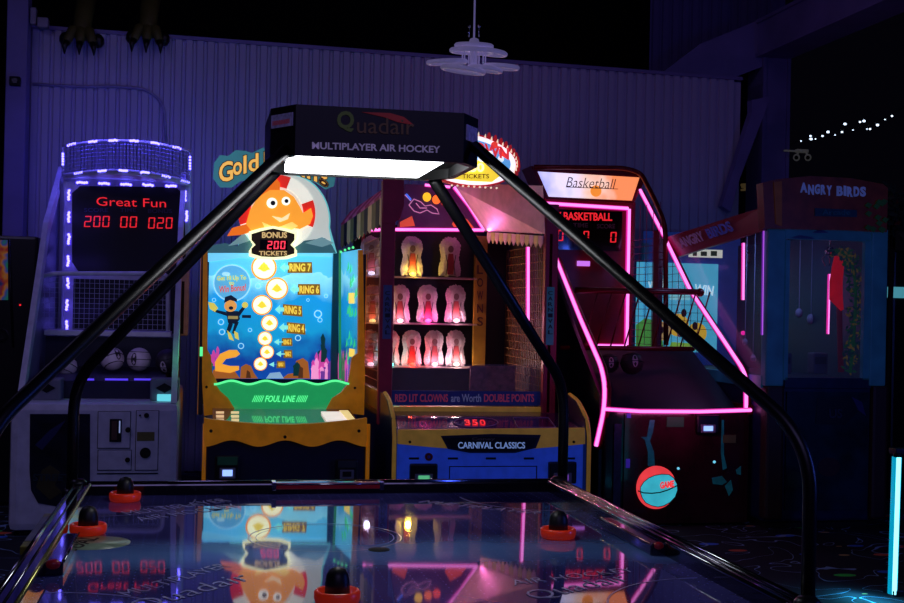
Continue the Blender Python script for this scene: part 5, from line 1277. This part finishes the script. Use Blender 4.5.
# interior claw with hanging red plush and garland
clx = q(830, 247, 7.95)
m = mb(chrome).tube([clx + Vector((0, 0, .12)), clx], .006, 8)
m.lathe([(.02, .0), (.035, -.03), (.03, -.05), (.01, -.06)], clx, 16)
for i in range(3):
    a = i * 2.1; d_ = Vector((math.cos(a), math.sin(a), 0)); m.tube([clx + Vector((0, 0, -.04)) + d_ * .02, clx + Vector((0, 0, -.08)) + d_ * .06, clx + Vector((0, 0, -.13)) + d_ * .035], .005, 6)
m.build('claw', ac)
m = mb(M('prize_floor', (20, 24, 48), .5)).box(al + .03, ar - .03, YA + .1, YE - .05, zg0 - .02, zg0 + .03); m.build('prize_floor', ac)
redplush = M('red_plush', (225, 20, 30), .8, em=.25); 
m = mb(redplush)
pp = [q(838, 256, 7.82), q(838, 266, 7.82), q(836, 282, 7.82), q(836, 298, 7.82), q(842, 310, 7.82)]
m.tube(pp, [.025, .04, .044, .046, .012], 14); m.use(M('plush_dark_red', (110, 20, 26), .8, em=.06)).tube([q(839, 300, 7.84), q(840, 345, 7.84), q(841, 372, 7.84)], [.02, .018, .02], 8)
tag(m.build('plush_toy'), 'bright red soft toy hanging inside the prize crane machine', 'soft toy')
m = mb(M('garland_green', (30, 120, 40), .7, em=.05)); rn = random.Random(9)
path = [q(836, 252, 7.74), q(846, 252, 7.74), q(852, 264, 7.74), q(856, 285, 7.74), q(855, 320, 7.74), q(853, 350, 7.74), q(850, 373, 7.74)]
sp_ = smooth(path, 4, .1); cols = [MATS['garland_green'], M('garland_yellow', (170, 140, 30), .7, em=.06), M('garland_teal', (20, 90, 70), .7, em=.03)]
m.tube(sp_, .012, 6)
for i in range(260):
    u = rn.random() * (len(sp_) - 1.001); j = int(u); p = sp_[j].lerp(sp_[j + 1], u - j) + Vector((rn.uniform(-.05, .05), rn.uniform(-.02, .03), rn.uniform(-.03, .03)))
    m.use(rn.choice(cols)); a = rn.uniform(0, 6.28); d_ = Vector((math.cos(a) * .022, rn.uniform(-.01, .01), math.sin(a) * .022)); e_ = Vector((-math.sin(a) * .009, 0, math.cos(a) * .009))
    m.add([p - d_, p + e_, p + d_, p - e_], [(0, 1, 2, 3)])
tag(m.build('leaf_garland'), 'green and yellow leafy garland hanging inside the prize crane machine', 'garland')
lamp('crane_lamp', ac, ((al + ar) / 2 - .1, 8.3, zg1 - .06), 6.0, (.2, .4, 1.0), .1, (0, .6, -1))
for px_, py_, wd in ((799, 313, 4), (811, 319, 4.5), (745, 342, 3), (753, 358, 3)):
    c_ = q(px_, py_, 8.6); mm = mb(M('pale_prize', (140, 130, 160), .5)).ball(c_, wd * 8.6 / FPX, 12, sz=1.3).tube([c_, Vector((c_.x, c_.y, zg1 + .02))], .003, 4)
    side_ = {799: 'upper left of the pair behind the front glass', 811: 'lower right of the pair behind the front glass'}.get(px_, 'upper of the two behind the side glass' if py_ == 342 else 'lower of the two behind the side glass')
    tag(mm.build('hanging_prize_capsule'), 'pale capsule in the crane machine, ' + side_, 'capsule', 'capsules hanging in the crane machine')
for px_, px2, lab in ((814, 828, 'pale upright box on the crane floor behind the front glass'), (786, 792, 'narrow pale box at the left edge of the crane front glass')):
    mm = mb(M('grey_box_prize', (70, 72, 100), .5)).bpx(px_, 353, px2, 374, 8.0, .1, .01); mm.use(black).bpx(px_ + 1.5, 357, px2 - 1.5, 364, 7.995, .01)
    tag(mm.build('prize_box'), lab, 'box')

# ------------------------------------------------------------------ right border: post light, dark cabinet, strip
YX = 5.75
a_ = q(905, 500, YX).x
mc = thing('corner_light_cabinet', 'dark game cabinet at the right edge with a glowing cyan LED corner tube', 'arcade machine', (a_ + .35, 6.1, 0))
mb(black).box(a_ + .05, a_ + .8, YX + .02, YX + .1, 0, q(895, 430, YX).z, .02).build('cabinet', mc)
lamp('corner_tube_light', mc, q(886, 585, YX - .12), 4.0, (.05, .6, 1.0), .06, (-.3, -.1, -1))
led_line('led_tube', mc, [q(897.5, 457, YX), q(893, 594, YX)], .014, .024, core=cyanled, halo=cyanhalo)
m = mb(darkm).tube([q(893, 594, YX), q(893, 599, YX)], .022, 10).tube([q(897.5, 453, YX), q(897.5, 457, YX)], .022, 10).box(q(891, 598, YX).x, a_ + .05, YX - .02, YX + .08, 0, .03, .004).box(q(895, 455, YX).x, a_ + .05, YX - .01, YX + .06, q(897, 453, YX).z - .01, q(897, 453, YX).z + .02, .004); m.build('tube_bracket', mc)
YV = 8.8
mk = thing('tall_dark_cabinet', 'tall dark cabinet behind the crane machine with a dim cyan strip', 'arcade machine', (q(903, 450, YV).x + .3, YV + .4, 0))
mb(black).box(q(891, 400, YV).x, q(891, 400, YV).x + 1.2, YV, YV + .8, 0, q(895, 250, YV).z, .02).build('cabinet', mk)
mb(LED('dim_cyan_strip', (.08, .35, .45), .7)).bpx(889, 287, 912, 298, YV - .03, .03, .005).build('light_strip', mk)
m = mb(M('grey_toy_plush', (38, 38, 46), .9, bump=.5)); c_ = q(894, 398, 8.3)
c_ = q(894, 398, 8.3)
tp = mb(M('foliage_dark_green', (24, 52, 34), .8)); rn = random.Random(21); cp = q(893, 215, 8.5)
for i in range(420):
    th = rn.uniform(0, 6.28); ph = rn.uniform(-1, 1); R_ = rn.uniform(.1, .26)
    p = cp + Vector((R_ * math.cos(th), R_ * .6 * math.sin(th), R_ * ph)); a = rn.uniform(0, 6.28); L_ = rn.uniform(.02, .04)
    d_ = Vector((math.cos(a), rn.uniform(-.6, .6), math.sin(a))) * L_; e_ = Vector((-math.sin(a), 0, math.cos(a))) * L_ * .4
    tp.use(rn.choice([MATS['foliage_dark_green'], M('foliage_olive', (50, 56, 30), .8), M('foliage_red', (110, 26, 30), .8) if i % 9 == 0 else MATS['foliage_dark_green']])); tp.add([p - d_, p + e_, p + d_, p - e_], [(0, 1, 2, 3)])
tr = tp
tr.use(M('branch_brown', (40, 28, 20), .8)).tube([cp + Vector((.0, 0, -.25)), cp], .02, 8)
tr.tube([Vector((cp.x, cp.y, q(893, 260, 8.5).z)), cp], .02, 8)
tr.tube([Vector((cp.x + .02, cp.y + .1, 0)), Vector((cp.x, cp.y, cp.z - .2))], .02, 8)
tag(tr.build('artificial_tree'), 'dark leafy artificial tree with red flecks beside the crane header', 'plant')

# string lights far in the dark
sl = thing('string_lights', 'string of tiny white bulbs sagging across the dark background at the upper right', 'string lights', q(840, 140, 15))
P = [(801, 141), (810.5, 136), (811, 139), (815.5, 139), (822.5, 136), (828, 132), (835, 135), (842, 132), (845, 124), (853, 130), (860, 122), (864, 121), (867, 129), (870, 129), (877.5, 125), (885, 119.5), (892, 116)]
YL = 14.5
bl = LED('bulb_cool_white', (.65, .8, 1), 2.2)
wire = mb(rubber).tube([q(x, y - 1.5, YL) for x, y in [(789, 147), (801, 141), (815, 138), (842, 131), (867, 128), (892, 115.5), (910, 105)]], .004, 5); wire.build('wire', sl)
for i, (x, y) in enumerate(P): mb(bl).ball(q(x, y, YL), .008 + .008 * ((i * 7) % 3) / 2, 8, sx=1.4).build('bulb', sl)
sl2 = thing('string_lights', 'cluster of tiny white bulbs seen between the wall end and the right column', 'string lights', q(758, 152, 15))
for i, (x, y) in enumerate([(756, 152), (762.5, 151.5), (767, 152), (755, 157), (763, 154.5)]): mb(bl).ball(q(x, y, YL), .014, 8).build('bulb', sl2)
mb(rubber).tube([q(x, y, YL) for x, y in [(748, 155), (756, 150.5), (763, 150), (772, 151)]], .004, 5).build('wire', sl2)
# twin floodlight
YFL = RCY - .1
ft = thing('twin_floodlight', 'small pale twin-headed floodlight in the dark above the crane machine', 'lamp', q(803, 157, YFL))
flm = M('flood_housing', (150, 150, 140), .5, em=.06)
m = mb(flm).bpx(797, 149, 809, 152.5, YFL, .05, .01).bpx(785, 150, 800, 151.5, YFL + .01, .03); m.build('lamp_base', ft)
for x in (796.5, 808): 
    c_ = q(x, 157.5, YFL - .03); m = mb(flm).ball(c_, .034, 14, sy=.7).tube([c_, q(x + (2 if x < 800 else -2), 151, YFL)], .01, 6); m.use(blackg).disc(x, 157.5, 2.2, YFL - .062, .006); m.build('lamp_head', ft)
# yellowish rack glimpsed in the gap
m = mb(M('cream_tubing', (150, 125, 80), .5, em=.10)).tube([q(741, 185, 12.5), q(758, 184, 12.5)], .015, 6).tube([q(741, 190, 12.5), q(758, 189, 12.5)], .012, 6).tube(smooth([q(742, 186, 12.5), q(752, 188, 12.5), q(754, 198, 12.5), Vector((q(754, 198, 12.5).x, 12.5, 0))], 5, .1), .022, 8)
tag(m.build('curved_tube_rack'), 'cream curved tubular rack glimpsed behind the end of the wall', 'rack')
